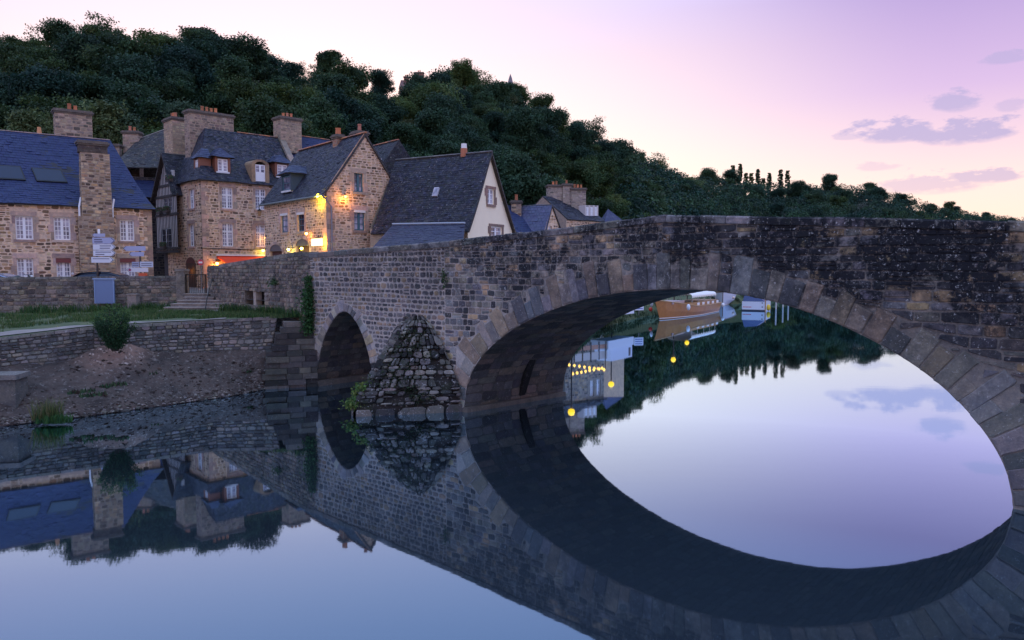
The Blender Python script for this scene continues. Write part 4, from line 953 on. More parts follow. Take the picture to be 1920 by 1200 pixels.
# awning, door and road sign on the ground floor
aw = fD.rect(405, 480, 499, 500); m_ = MB(); d_ = 1.5; top_ = aw[3]; m_.hexa([fD.pt(aw[0] + .35, top_ - .75, d_), fD.pt(aw[2] + .6, top_ - .75, d_), fD.pt(aw[2] + .6, top_ - .12, .03), fD.pt(aw[0] + .05, top_ - .12, .03), fD.pt(aw[0] + .35, top_ - .70, d_), fD.pt(aw[2] + .6, top_ - .70, d_), fD.pt(aw[2] + .6, top_ - .02, .03), fD.pt(aw[0] + .05, top_ - .02, .03)], (.88, .07, .02))
awo = m_.build('awning', M['paint'], hD); m_ = MB(); fD.box(m_, aw[0], aw[2] + .7, top_, top_ + .12, .03, .16, (.8, .78, .72)); fD.box(m_, aw[0] + .3, aw[2] + .6, top_ - .98, top_ - .76, d_ - .02, d_ + .01, (.42, .03, .015)); m_.build('awning_rail', M['paint'], awo)
m_ = MB(); q = fS.rect(350, 486, 367, 520); fS.box(m_, q[0], q[2], GZ, q[3] - .3, -.05, .04, (.06, .03, .02)); am = (q[0] + q[2]) / 2; rr = (q[2] - q[0]) / 2
m_.add([fS.pt(am + math.cos(math.pi * i / 10) * rr, q[3] - .3 + math.sin(math.pi * i / 10) * .45, .04) for i in range(11)], [tuple(range(11))], (.10, .03, .025)); m_.build('door', M['wood'], hD)
m_ = MB(); a, b = fD.px(376, 466)[0], fD.px(430, 466)[1]; m_.tube([fD.pt(a, b, .06), fD.pt(2.5, b - .05, .06), fD.pt(5.8, b, .06)], .03, 5, (.02, .02, .02)); m_.build('cable', M['paint'], hD)
m_ = MB(); cs = at_y(376, 492, 52.8); m_.tube([cs, cs + Vector((0, .05, 0))], .21, 16, (.55, .05, .08)); sg = thing('round_road_sign', 'round red road sign with white bar beside the corner house', 'sign', vec(cs, GZ)); m_.build('disc', M['paint'], sg); m_ = MB(); m_.box(cs.x - .13, cs.x + .13, cs.y - .012, cs.y - .002, cs.z - .06, cs.z + .06, (.8, .75, .78)); m_.build('bar', M['paint'], sg); m_ = MB(); m_.tube([vec(cs + Vector((0, .08, 0)), GZ), cs + Vector((0, .08, .3))], .035, 8, (.2, .2, .22)); m_.build('post', M['metal'], sg)

# ------------------------------------------------------------------ C: half timbered gable in the alley
hC = thing('half_timbered_house', 'narrow half timbered gable house with flower boxes in the dark alley', 'house', vec(D3, GZ))
C0, C1 = D0 + sd * 8.0, D0 + sd * 3.55; C0, C1 = C0 + fS.n * .45, C1 + fS.n * .45; fC = Fr(C0, C1); zc = fC.px(315, 365)[1]; za = fC.px(327, 284)[1]
tC = lambda a: zc + (za - zc) * (1 - abs(a - fC.L * .55) / (fC.L * .55)) if a < fC.L * .55 else zc + (za - zc) * (1 - (a - fC.L * .55) / (fC.L * .45))
wc = [fC.rect(307, 371, 322, 396), fC.rect(303, 428, 322, 465), fC.rect(317, 319, 322, 335)]
m_ = MB(); face_mesh(fC, 0, fC.L, lambda a: 6.3, tC, wc, m_, (.36, .33, .32)); m_.build('wall', M['timber_plaster'], hC)
m_ = MB(); face_mesh(Fr(C0 - fS.n * .5, C1 - fS.n * .5), 0, fC.L, lambda a: GZ - .3, lambda a: 6.3, (), m_, (.05, .045, .05)); m_.build('shop_front', M['wood'], hC)
for i in range(15):
    a = fC.L * i / 14; m_ = MB(); fC.box(m_, a - .05, a + .05, 6.3, max(6.5, tC(a) - .05), 0, .03, palette([(.035, .03, .03), (.05, .042, .04), (.08, .07, .065)], RNG)); m_.build('timber_post', M['wood'], hC)
for z in (6.2, 6.45, fC.px(315, 402)[1], zc - .1, fC.px(325, 345)[1]): m_ = MB(); fC.box(m_, -.1 if z < zc else fC.L * .15, fC.L + .1 if z < zc else fC.L * .85, z - .1, z + .08, -.1, .07, (.03, .026, .026)); m_.build('timber_rail', M['wood'], hC)
for i, o in enumerate(wc): window(hC, fC, o, 1, 3, depth=.02, glass='dglass' if i == 1 else 'glass')
for x, y in ((303, 397), (316, 395), (310, 462), (322, 337)):
    a, b = fC.px(x, y); m_ = MB(); fC.box(m_, a - .42, a + .42, b - .18, b + .04, .05, .3, (.06, .045, .04)); bx_ = m_.build('flower_box', M['wood'], hC); m_ = MB()
    for _ in range(160): p = fC.pt(a + RNG.uniform(-.45, .45), b + RNG.uniform(-.05, .28), RNG.uniform(.05, .38)); s_ = RNG.uniform(.03, .06); m_.add((p, p + Vector((s_, 0, s_)), p + Vector((0, s_, s_ * 2)), p + Vector((-s_, 0, s_))), ((0, 1, 2, 3),), palette([(.03, .07, .03), (.05, .10, .035), (.14, .06, .05)], RNG))
    m_.build('leaves', M['shrub'], bx_)
apx_ = fC.pt(fC.L * .55, za + .1, .35); bk_ = -fC.n * 6
for e in (fC.pt(-.25, zc - .3, .35), fC.pt(fC.L + .05, zc - .15, .35)): roof(hC, slope(e, e + bk_, apx_ + bk_, apx_), DARK, 'slate', (.28, .22), seed=int(e.x * -10))
p_ = at_y(327, 250, 62.5); chimney(hC, p_, fS.a, 1.75, 1.0, 12.0, at_y(327, 229, 62.5).z, 3, [(.42, .33, .24), (.34, .27, .2), (.46, .37, .28)], taper=-.08)
# ------------------------------------------------------------------ B: old hipped house behind the alley
hB = thing('hipped_slate_house', 'old house with lichen covered hipped slate roof behind the alley', 'house', at_y(270, 500, 66))
b0, b1 = at_y(222, 400, 62), at_y(312, 400, 64); fB = Fr(b0, b1); zb_ = fB.px(265, 318)[1]; zr = at_y(290, 246, 67).z
wall(hB, fB, GZ - .3, zb_ - .6, (), cols=DARK, mort=(.10, .09, .09)); bd = -fB.n * 7; blank(hB, b0, b0 + bd, GZ, zb_); blank(hB, b1, b1 + bd, GZ, zb_)
r0 = vec(at_y(262, 300, 66.2), zr - .8); r1 = vec(at_y(330, 246, 67), zr + .5); e0, e1 = fB.pt(-.6, zb_, .6), fB.pt(fB.L + 2.5, zb_ + .3, .6)
roof(hB, slope(e0, e1, r1, r0, .14), [(.06, .055, .055), (.045, .043, .05), (.08, .07, .062)], 'slate', (.28, .22), seed=31); roof(hB, slope(e0 + bd, e0, r0, r0 + Vector((0, .02, 0)), .14), OLD, 'slate', (.3, .25), seed=32); roof(hB, slope(e1 + bd, e0 + bd, r0, r1), OLD, 'slate', (.5, .4), seed=33)
e2 = fB.pt(.2, zb_ - 2.4, 1.6), fB.pt(3.4, zb_ - 2.4, 1.6); roof(hB, slope(e2[0], e2[1], fB.pt(3.4, zb_ - .9, 0), fB.pt(.2, zb_ - .9, 0)), NEW, 'slate_new', (.3, .22), 'lower_roof', 34)
ridge_tiles(hB, r0, r1, ((.3, .26, .24), (.4, .36, .34)), .08, .5)
p_ = at_y(249, 270, 66); chimney(hB, p_, (1, .1), 1.3, .9, 12.2, at_y(249, 253, 66).z, 2, [(.30, .25, .22), (.22, .19, .17), (.37, .31, .27)]); p_ = at_y(218, 290, 65); chimney(hB, p_, (1, .1), .75, .6, 11.5, at_y(218, 277, 65).z, 0, [(.30, .27, .26)])
# ------------------------------------------------------------------ E: blue roof behind
hE = thing('blue_roof_house', 'house with plain blue slate roof peeking out behind the corner house chimney', 'house', at_y(590, 500, 66))
e0, e1 = at_y(545, 330, 62), at_y(640, 330, 64); fE = Fr(e0, e1); blank(hE, e0, e1, GZ, 10.5); bd = -fE.n * 7; blank(hE, e0, e0 + bd, GZ, 10.5); blank(hE, e1, e1 + bd, GZ, 10.5); blank(hE, e0 + bd, e1 + bd, GZ, 10.5)
zr = at_y(600, 258, 66).z; r0, r1 = vec(e0 - fE.n * 3.5, at_y(560, 253, 66).z), vec(e1 - fE.n * 3.5, at_y(625, 262, 67).z); roof(hE, slope(vec(e0, 10.3), vec(e1, 10.3), r1, r0), NEW, 'slate_new', (.3, .22), seed=41); roof(hE, slope(vec(e1 + bd, 10.3), vec(e0 + bd, 10.3), r0, r1), NEW, 'slate_new', (.5, .4), seed=42); ridge_tiles(hE, r0, r1, r_=.07)

# ------------------------------------------------------------------ F: gabled stone house lit by lamps
zE = 9.5; F0, FL = at_z(612, 359, zE), at_z(497, 378, zE); ld_ = (FL - F0).normalized(); ld_.z = 0; gd = Vector((-ld_.y, ld_.x, 0)); gd = gd if gd.x > 0 else -gd
F1 = F0 + gd * 5.25; FL = F0 + ld_ * 9.4; hF = thing('gabled_stone_house', 'gabled stone house with orange ridge tiles and lamplit corner beside the bridge', 'house', vec(F0, GZ))
fFl = Fr(FL, F0); fFg = Fr(F0, F1); za = fFg.px(684, 252)[1]; ga = fFg.px(684, 252)[0]
tG = table([(0, zE), (ga, za), (fFg.L, zE - .05)])
wl_ = [fFl.rect(*q) for q in ((527, 401, 540, 436), (558, 399, 571, 434))]; ar = [fFl.rect(507, 471, 529, 500), fFl.rect(556, 461, 580, 500)]
wall(hF, fFl, GZ - .3, zE, wl_ + ar, wr=(.18, .36), rowh=(.13, .2))
wg = [fFg.rect(*q) for q in ((664, 325, 681, 360), (664, 395, 684, 432))]
wall(hF, fFg, GZ - .3, tG, wg, wr=(.18, .36), rowh=(.13, .2))
for i, o in enumerate(wl_ + wg):
    f_ = fFl if i < 2 else fFg; window(hF, f_, o, 1, 3, 'teal', i > 1, depth=.1, glass='glass' if i != 1 else 'dglass'); surround(hF, f_, o, PINK, i)
    if i < 2 or i == 3: m_ = MB(); f_.box(m_, o[0] - .02, o[2] + .02, o[3] - .12, o[3] + .03, -.06, .06, (.7, .68, .66)); m_.build('shutter_box', M['paint'], hF)
for i, o in enumerate(ar):
    m_ = MB(); fFl.box(m_, o[0], o[2], o[1], o[3], -.25, -.15, (.10, .04, .035)); dn = m_.build('door', M['wood'], hF); m_ = MB(); n = 9; am, rr = (o[0] + o[2]) / 2, (o[2] - o[0]) / 2 + .05
    for k in range(n):
        t0, t1 = math.pi * k / n, math.pi * (k + 1) / n; q = []
        for d in (.04, -.2):
            for t_, kk in ((t0, rr), (t1, rr), (t1, rr + .35), (t0, rr + .35)): q.append(fFl.pt(am + math.cos(t_) * kk, o[3] - .05 + math.sin(t_) * kk * .5, d))
        m2 = MB(); m2.hexa(q, palette(PINK, RNG)); m2.build('arch_stone', M['dressed'], hF)
    fan = MB(); fan.add([fFl.pt(am + math.cos(math.pi * k / 10) * rr, o[3] + math.sin(math.pi * k / 10) * rr * .5, .01) for k in range(11)], [tuple(range(11))], (.12, .11, .12)); fan.build('fanlight', M['paint'], dn)
quoins(hF, fFl, fFl.L, GZ, zE, -1); quoins(hF, fFg, 0, GZ, zE, 1); quoins(hF, fFg, fFg.L, GZ, zE, -1)
F2 = F1 + ld_ * 9.4; blank(hF, F1, F2, GZ, zE); blank(hF, FL, F2, GZ, zE, ap=za)
ap0 = fFg.pt(ga, za + .06, .12); ap1 = ap0 + ld_ * 9.6; eo = fFl.n * .3; e0 = vec(F0 + eo + fFg.n * .12, zE - .22); e1 = e0 + ld_ * 9.6; PF = slope(e1, e0, ap0, ap1, .05); roof(hF, PF, OLD, 'slate', (.25, .18), seed=51)
e2 = vec(F1 + gd * .25 + fFg.n * .12, zE - .25); roof(hF, slope(e2, e2 + ld_ * 9.6, ap1, ap0), OLD, 'slate', (.3, .25), seed=52); ridge_tiles(hF, ap1 + Vector((0, 0, .04)), ap0 + Vector((0, 0, .04)), r_=.1, l=.36)
for i in range(9):
    for A_, B_ in ((vec(F0, zE) + fFg.n * .06, fFg.pt(ga, za, .06)), (vec(F1, zE) + fFg.n * .06, fFg.pt(ga, za, .06))):
        a, b = lerp(A_, B_, i / 9 + .004), lerp(A_, B_, (i + 1) / 9 - .004); m_ = MB(); q = Vector((0, 0, .13)); m_.hexa([a, b, b - fFg.n * .12, a - fFg.n * .12, a + q, b + q, b - fFg.n * .12 + q, a - fFg.n * .12 + q], palette([(.40, .24, .15), (.33, .22, .15), (.28, .2, .16)], RNG)); m_.build('verge_tile', M['dressed'], hF)
m_ = MB(); g_ = e0 - Vector((0, 0, .05)); m_.tube([g_, e1 - Vector((0, 0, .05))], .07, 6, (.10, .13, .13)); m_.build('gutter', M['paint'], hF)
m_ = MB(); dp0 = vec(F0 + fFg.n * .12 + gd * .25, 0); m_.tube([vec(e0, zE - .25), vec(dp0, zE - .9), vec(dp0, GZ)], .05, 6, (.20, .21, .24)); m_.build('downpipe', M['paint'], hF)
m_ = MB(); dp0 = vec(F1 + fFg.n * .12 + gd * .12, 0); m_.tube([vec(dp0, zE - .3), vec(dp0, 7.2), vec(dp0 - gd * .4, 6.6), vec(dp0 - gd * 2.0, 5.2)], .07, 6, (.34, .35, .40)); m_.build('downpipe', M['paint'], hF)
# its dormer
f3 = Fr(FL, F0); o = f3.rect(527, 330, 541, 357); dormer(hF, f3, o, .75, 2.4, wmat='teal', rows=2, ov=.28, mull=False, brick=(.05, .08, .11), front=-.12)
p_ = at_y(690, 260, 50); chimney(hF, vec(ap0 + ld_ * 2.2 + gd * .8, 0), ld_, .8, .7, za - 1.2, za + .25, 1, [(.07, .06, .06), (.10, .085, .08)], mort=(.07, .06, .06)); chimney(hF, vec(ap0 + ld_ * 3.4 - gd * .1, 0), ld_, .6, .5, za - .8, za + .1, 2, [(.35, .16, .1)])
# ------------------------------------------------------------------ G: slate hung gable behind F
hG = thing('slate_hung_house', 'dark slate hung house wedged between the lamplit gable and the cream gable', 'house', at_y(745, 500, 53))
pk = at_y(747, 262, 52); gl0, gl1 = at_y(747, 262, 52), at_y(800, 330, 53.5); rd = Vector((-.64, .77, 0)); gx = Vector((.77, .64, 0))
zk = pk.z; eL, eR = vec(pk - gx * 2.6, zk - 3.6), vec(pk + gx * 3.0, zk - 3.9); bk_ = rd * 8
roof(hG, slope(eL + bk_, eL, pk, pk + bk_, .0), DARK, 'slate', (.28, .22), seed=61); roof(hG, slope(eR, eR + bk_, pk + bk_, pk), DARK, 'slate', (.28, .22), seed=62); ridge_tiles(hG, pk + bk_, pk, r_=.09)
gb = vec(pk + gx * .1, 0); roof(hG, lambda s, t_: lerp(vec(eL, 5.0) - rd * .1, vec(eR, 5.0) - rd * .1, lerp(s, .46, max(0, (t_ - .5)) * 2)) + Vector((0, 0, (lerp(0, zk - 3.7 - 5, t_ * 2) if t_ < .5 else lerp(zk - 3.7 - 5, zk - 5, t_ * 2 - 1)))), DARK, 'slate', (.26, .2), 'slate_hanging', 63)
m_ = MB(); m_.quad(vec(eL, GZ), vec(eR, GZ), vec(eR, 5.1), vec(eL, 5.1), (.12, .11, .11)); m_.build('wall', M['hmortar'], hG)
m_ = MB(); q = at_y(712, 298, 50.5); m_.tube([q, q + Vector((.15, .1, -.5)), q + Vector((.5, .2, -1.0))], .11, 8, (.6, .6, .66)); m_.build('flue_pipe', M['paint'], hG)
# ------------------------------------------------------------------ H: cream gable
hH = thing('cream_gable_house', 'house with cream plastered gable and steep mottled slate roof behind the parapet', 'house', at_y(920, 500, 45))
rdH = Vector((-.87, .494, 0)); gH = Vector((.494, .87, 0)); apH = at_y(917, 288, 45); Hl = apH - gH * 2.35; Hr = apH + gH * 2.75; zl = 7.35
fH = Fr(Hl, Hr); aa = (apH - Hl).dot(fH.a); tH = table([(0, zl), (aa * .5, lerp(zl, apH.z, .47)), (aa, apH.z), (fH.L, 7.3)])
wh = [fH.rect(914, 354, 926, 383), fH.rect(920, 425, 941, 452)]
m_ = MB(); face_mesh(fH, 0, fH.L, lambda a: GZ - .3, tH, wh, m_, (.8, .7, .5)); m_.build('wall', M['plaster'], hH)
for i, o in enumerate(wh): window(hH, fH, o, 1, 3, 'white', True, depth=.08); surround(hH, fH, o, [(.24, .17, .15), (.30, .22, .19)], i, .16)
LH = 7.2; apo = apH + fH.n * .22 + Vector((0, 0, .12)); el = vec(Hl - gH * .25 + fH.n * .22, zl - .35); roof(hH, slope(el + rdH * LH, el, apo, apo + rdH * LH, .1), DARK + OLD[:2], 'slate', (.26, .19), seed=71); er = vec(Hr + gH * .3 + fH.n * .22, 7.0); roof(hH, slope(er, er + rdH * LH, apo + rdH * LH, apo, .1), DARK, 'slate', (.3, .25), seed=72)
ridge_tiles(hH, apo + rdH * LH, apo, ((.12, .11, .11), (.16, .14, .13)), .08)
q = Hl + rdH * LH; blank(hH, Hl, q, GZ, zl, (.4, .36, .3)); blank(hH, Hr, Hr + rdH * LH, GZ, 7.3, (.4, .36, .3)); blank(hH, q, Hr + rdH * LH, GZ, zl, (.4, .36, .3), ap=apH.z)
PH = slope(el + rdH * LH, el, apo, apo + rdH * LH, .1); s0, t0 = on_roof(PH, 0, 812, 371); s1, t1 = on_roof(PH, 0, 826, 354); nH = (PH(1, .5) - PH(0, .5)).cross(PH(.5, .6) - PH(.5, .4)).normalized(); nH = nH if nH.z > 0 else -nH
q = [PH(s0, t0), PH(s1, t0), PH(s1, t1), PH(s0, t1)]; m_ = MB(); m_.hexa(q + [p + nH * .12 for p in q], (.5, .5, .56)); sk = m_.build('skylight', M['paint'], hH); m_ = MB(); c = sum(q, Vector()) / 4; m_.quad(*[c + (p - c) * .85 + nH * .125 for p in q]); m_.build('pane', M['glass'], sk)
m_ = MB(); p_ = apo + rdH * 2.0; m_.lathe(p_.x, p_.y, [(.2, p_.z - .2), (.2, p_.z + .32)], 8, (.42, .15, .08)); m_.build('flue_base', M['pot'], hH); m_ = MB(); m_.lathe(p_.x, p_.y, [(.17, p_.z + .321), (.17, p_.z + .6)], 8, (.75, .75, .75)); m_.build('flue_cap', M['paint'], hH)
# lean-to in front of it
hL = thing('lean_to_shed', 'low lean-to with plain dark slate roof between the two gables', 'shed', at_y(790, 500, 41)); t0, t1 = at_y(736, 422, 44.5), at_y(872, 420, 42.6); b0, b1 = at_y(690, 474, 40.6), at_y(868, 458, 40.2)
roof(hL, slope(b0, b1, t1, t0), [(.05, .056, .095), (.045, .05, .085)], 'slate_new', (.28, .22), seed=81); blank(hL, b0 + Vector((.3, .3, 0)), b1 + Vector((-.2, .3, 0)), GZ, b1.z - .1, (.4, .38, .36)); blank(hL, b1 + Vector((-.2, .3, 0)), t1 + Vector((-.2, -.1, 0)), GZ, 6.1, (.5, .47, .47))
m_ = MB(); m_.tube([t0 + Vector((0, -.05, .06)), t1 + Vector((0, -.05, .06))], .06, 6, (.32, .36, .42)); m_.build('flashing', M['paint'], hL)
# ------------------------------------------------------------------ I: small houses further along the quay
def small_house(name, label, x0, y0, x1, y1, D0, D1, ridge_y, depth, cols, mat, side='hip', seed=0, wallc=(.33, .28, .25)):
    a, b = at_y(x0, y0, D0), at_y(x1, y1, D1); f_ = Fr(a, b); t_ = thing(name, label, 'house', vec((a + b) / 2, GZ)); ze_ = (a.z + b.z) / 2; bd = -f_.n * depth
    wall(t_, f_, GZ - .3, ze_, (), wr=(.25, .5)); blank(t_, b, b + bd, GZ, ze_, wallc); blank(t_, a, a + bd, GZ, ze_, wallc); blank(t_, a + bd, b + bd, GZ, ze_, wallc)
    m = at_y((x0 + x1) / 2, ridge_y, (D0 + D1) / 2 + depth / 2); r0, r1 = vec(a + bd / 2, m.z), vec(b + bd / 2, m.z); o = f_.n * .2
    roof(t_, slope(vec(a + o, ze_ - .1), vec(b + o, ze_ - .1), r1, r0), cols, mat, (.3, .24), seed=seed); roof(t_, slope(vec(b + bd - o, ze_ - .1), vec(a + bd - o, ze_ - .1), r0, r1), cols, mat, (.5, .4), seed=seed + 1)
    for e in (a, b): m_ = MB(); m_.add((vec(e, ze_), vec(e + bd, ze_), vec(e + bd / 2, m.z)), ((0, 1, 2),), wallc); m_.build('gable_end', M['hmortar'], t_)
    return t_, f_, m.z
t_, f_, zr = small_house('cottage', 'small cottage with blue slate roof right of the cream gable', 968, 440, 1026, 436, 58, 60, 386, 5, NEW, 'slate_new', seed=90)
p_ = at_y(968, 400, 60.5); chimney(t_, p_, (1, 0), .8, .7, 7, at_y(968, 383, 60.5).z, 1)
gE0, gE1 = at_y(1021, 436, 58.5), at_y(1052, 436, 61); fg = Fr(gE0, gE1); tg = table([(0, fg.px(1021, 432)[1]), (fg.px(1034, 384)[0], fg.px(1034, 384)[1]), (fg.L, fg.px(1052, 432)[1])]); og = fg.rect(1028, 424, 1035, 436)
t2 = thing('stone_gable_cottage', 'little stone gable with light coping next to the blue roofed cottage', 'house', vec(gE0, GZ)); wall(t2, fg, GZ, tg, (og,), wr=(.25, .5)); window(t2, fg, og, 1, 2)
ap = fg.pt(fg.px(1034, 384)[0], fg.px(1034, 384)[1] + .05, .1); bk_ = -fg.n * 5
for e, s_ in ((fg.pt(0, fg.px(1021, 436)[1], .1), 1), (fg.pt(fg.L, fg.px(1052, 432)[1], .1), 2)): roof(t2, slope(e, e + bk_, ap + bk_, ap), [(.10, .11, .19), (.09, .10, .17)], 'slate_new', (.3, .24), seed=95 + s_)
t3, f3, zr = small_house('chimneyed_house', 'grey house with tall paired chimneys beyond the cottages', 1062, 410, 1132, 413, 78, 82, 372, 7, OLD, 'slate', seed=100)
for x, w_, y, n_ in ((1040, 1.7, 352, 2), (1062, 1.0, 350, 1), (1083, 1.6, 358, 3)): p_ = at_y(x, 380, 82); chimney(t3, p_, (1, .15), w_, 1.0, 7, at_y(x, y, 82).z, n_, [(.30, .27, .25), (.22, .2, .19), (.37, .33, .30)], mort=(.33, .3, .28))
for i, x in enumerate((1109, 1117, 1125)): o = f3.rect(x - 2.5, 388, x + 2.5, 404); f4 = Fr(f3.o - f3.n * .6, f3.q - f3.n * .6); window(t3, f4, o, 1, 2, depth=0, name='dormer_window'); m_ = MB(); f4.box(m_, o[0] - .15, o[0], o[1], o[3] + .2, -1.5, .03, (.55, .5, .48)); f4.box(m_, o[2], o[2] + .15, o[1], o[3] + .2, -1.5, .03, (.55, .5, .48)); m_.build('dormer_frame', M['paint'], t3)
t4 = thing('pyramid_roof_pavilion', 'small pavilion with a pointed slate pyramid roof behind the parapet', 'house', at_y(1145, 500, 86)); c = at_y(1140, 392, 86); q = [c + Vector(v) for v in ((-.6, -1.2, -1.6), (1.9, -.8, -1.6), (1.5, 1.5, -1.6), (-1.0, 1.2, -1.6))]
for i in range(4): roof(t4, slope(q[i], q[(i + 1) % 4], c + Vector((.01, 0, 0)), c), [(.07, .08, .15), (.24, .22, .27) if i == 3 else (.08, .09, .16)], 'slate_new', (.3, .24), seed=110 + i); blank(t4, q[i], q[(i + 1) % 4], GZ, q[i].z)
# ------------------------------------------------------------------ on the crest
hK = thing('hilltop_house', 'reddish chimneyed house roof showing above the trees on the crest', 'house', at_y(775, 175, 158)); a, b = at_y(748, 163, 158), at_y(800, 163, 160); f_ = Fr(a, b); zt = at_y(775, 150, 161).z; blank(hK, a - Vector((0, 0, 0)), b, a.z - 9, a.z, (.28, .16, .13)); bd = Vector((0, 6, 0)); roof(hK, slope(a, b, vec(b + bd / 2, zt), vec(a + bd / 2, zt)), [(.22, .11, .09), (.17, .09, .08)], 'slate', (.4, .3), seed=120); roof(hK, slope(b + bd, a + bd, vec(a + bd / 2, zt), vec(b + bd / 2, zt)), [(.22, .11, .09)], 'slate', (.6, .5), seed=121)
for x, y, w_ in ((762, 143, 1.0), (786, 135, 1.9)): p_ = at_y(x, y, 161); chimney(hK, p_, (1, 0), w_, .9, p_.z - 3.5, p_.z - .4, 2, [(.30, .16, .13), (.24, .13, .11)], mort=(.25, .14, .12))
sp_ = thing('church_spire', 'thin pointed stone spire rising from the wooded crest', 'spire', at_y(957, 190, 192)); p_ = at_y(957, 139, 192); m_ = MB(); m_.lathe(p_.x, p_.y, [(1.1, p_.z - 9), (1.1, p_.z - 3.6)], 8, (.22, .20, .21)); m_.build('shaft', M['dressed'], sp_); m_ = MB(); m_.lathe(p_.x, p_.y, [(1.25, p_.z - 3.59), (.75, p_.z - 2.4), (.4, p_.z - 1.0), (.05, p_.z)], 8, (.20, .18, .2)); m_.build('roof', M['slate'], sp_)
# ================================================================== trees
def crown(seed, rx, rz, cz, nl, ncl, nleaf, ls, cols, shape='round'):
    r = np.random.default_rng(seed); lob = []
    for i in range(nl):
        a = r.uniform(0, 6.283); k = r.uniform(.15, .72) if shape != 'poplar' else r.uniform(0, .35); h = r.uniform(-.8, .85)
        w = math.sqrt(max(.05, 1 - h * h * .8)) if shape != 'cone' else (1 - (h + 1) / 2) * 1.1 + .06
        lob.append((math.cos(a) * rx * k * w, math.sin(a) * rx * k * w, cz + h * rz, rx * r.uniform(.26, .46) * (.55 + .45 * w)))
    if shape == 'poplar': lob = [(x * .7, y * .7, cz + rz * (2 * (i + .5) / nl - 1), rx * (.5 + .5 * math.sin(math.pi * (i + .8) / (nl + .9)))) for i, (x, y, z, q) in enumerate(lob)]
    V = []; C = []
    for i in range(ncl):
        l = lob[i % nl]; d = r.normal(size=3); d /= np.linalg.norm(d); d[2] = d[2] * .9 + .12; rad = l[3] * r.uniform(.72, 1.08); c = np.array(l[:3]) + d * rad
        base = np.array(cols[r.integers(len(cols))]) * r.uniform(.65, 1.3); cr = rx * r.uniform(.13, .22); n = int(nleaf * 1.9)
        p = c + np.clip(r.normal(size=(n, 3)), -1.7, 1.7) * cr * np.array([1, 1, .62]); nr = r.normal(size=(n, 3)) * .75 + d * .7 + np.array([0, 0, .55]); nr /= np.linalg.norm(nr, axis=1)[:, None]
        t1 = np.cross(nr, r.normal(size=(n, 3))); t1 /= np.linalg.norm(t1, axis=1)[:, None] + 1e-9; t2 = np.cross(nr, t1); s = ls * .72 * r.uniform(.6, 1.25, size=(n, 1))
        q = np.stack([p - t1 * s, p + t2 * s * .55, p + t1 * s, p - t2 * s * .55], 1); V.append(q.reshape(-1, 3)); cc = base * r.uniform(.75, 1.25, size=(n, 1)); C.append(np.repeat(cc, 4, 0))
    return np.concatenate(V), np.concatenate(C), lob
def np_mesh(name, V, C, mat):
    me = bpy.data.meshes.new(name); n = len(V) // 4; me.vertices.add(len(V)); me.vertices.foreach_set('co', V.astype(np.float32).ravel()); me.loops.add(len(V)); me.loops.foreach_set('vertex_index', np.arange(len(V), dtype=np.int32)); me.polygons.add(n); me.polygons.foreach_set('loop_start', np.arange(0, len(V), 4, dtype=np.int32))
    me.update(calc_edges=True); at = me.color_attributes.new('tint', 'FLOAT_COLOR', 'POINT'); at.data.foreach_set('color', np.concatenate([C, np.ones((len(C), 1))], 1).astype(np.float32).ravel()); me.materials.append(mat); return me
def trunk_mesh(H, lob, r0, seed):
    r = random.Random(seed); mb = MB(); top = Vector((r.uniform(-.3, .3), r.uniform(-.3, .3), H * .72)); mb.tube([(0, 0, -1.2), (0, 0, H * .2), (top.x * .4, top.y * .4, H * .45), top], [r0 * 1.3, r0, r0 * .7, r0 * .25], 7)
    for l in lob[:9]: s = Vector((top.x * .3, top.y * .3, H * r.uniform(.22, .5))); e = Vector(l[:3]); mb.tube([s, lerp(s, e, .5) + Vector((0, 0, .3)), e], [r0 * .4, r0 * .25, r0 * .08], 5)
    me = bpy.data.meshes.new('trunk'); me.from_pydata(mb.v, [], mb.f); me.materials.append(M['bark']); return me
DG = [(.030, .062, .030), (.038, .075, .032), (.024, .050, .028), (.050, .080, .032)]
LG = [(.055, .095, .038), (.045, .085, .036), (.075, .105, .042)]
TEAL = [(.022, .055, .036), (.030, .066, .040), (.018, .045, .030)]
PROTO = {}
def proto(k, H, rx, rz, cz, nl, ncl, nleaf, ls, cols, shape='round', seed=1, r0=.22):
    V, C, lob = crown(seed, rx, rz, cz, nl, ncl, nleaf, ls, cols, shape); PROTO[k] = (np_mesh('crown', V, C, M['leaf']), trunk_mesh(H, lob, r0, seed), H)
for i, cs in enumerate((DG, TEAL, DG, LG, TEAL)): proto('b%d' % i, 10, 3.9, 3.9, 6.2, 13 + i, 120, 85, .27, cs, seed=10 + i)
proto('w0', 9, 4.6, 3.0, 5.6, 16, 130, 80, .27, TEAL, seed=21); proto('w1', 8, 4.2, 3.2, 4.8, 14, 130, 80, .26, LG, seed=22)
proto('airy0', 11.5, 3.4, 3.7, 7.6, 17, 80, 24, .27, DG, seed=31, r0=.2); proto('airy1', 12, 3.0, 4.4, 7.4, 16, 70, 22, .27, DG, seed=32, r0=.2)
proto('col', 12, 2.5, 4.6, 7.2, 10, 110, 85, .25, DG, seed=41); proto('cone', 11, 2.6, 5.0, 6.2, 22, 120, 60, .22, TEAL, 'cone', 51)
proto('poplar', 12, 1.15, 5.6, 6.6, 9, 110, 60, .36, DG, 'poplar', 61, .16)
proto('sparse', 8, 2.6, 2.8, 5.2, 11, 34, 12, .2, [(.10, .085, .06), (.07, .07, .045)], seed=71, r0=.14)
proto('bush0', 4, 2.8, 1.9, 2.2, 11, 90, 70, .22, [(.07, .10, .05), (.085, .115, .06)], seed=81, r0=.1)
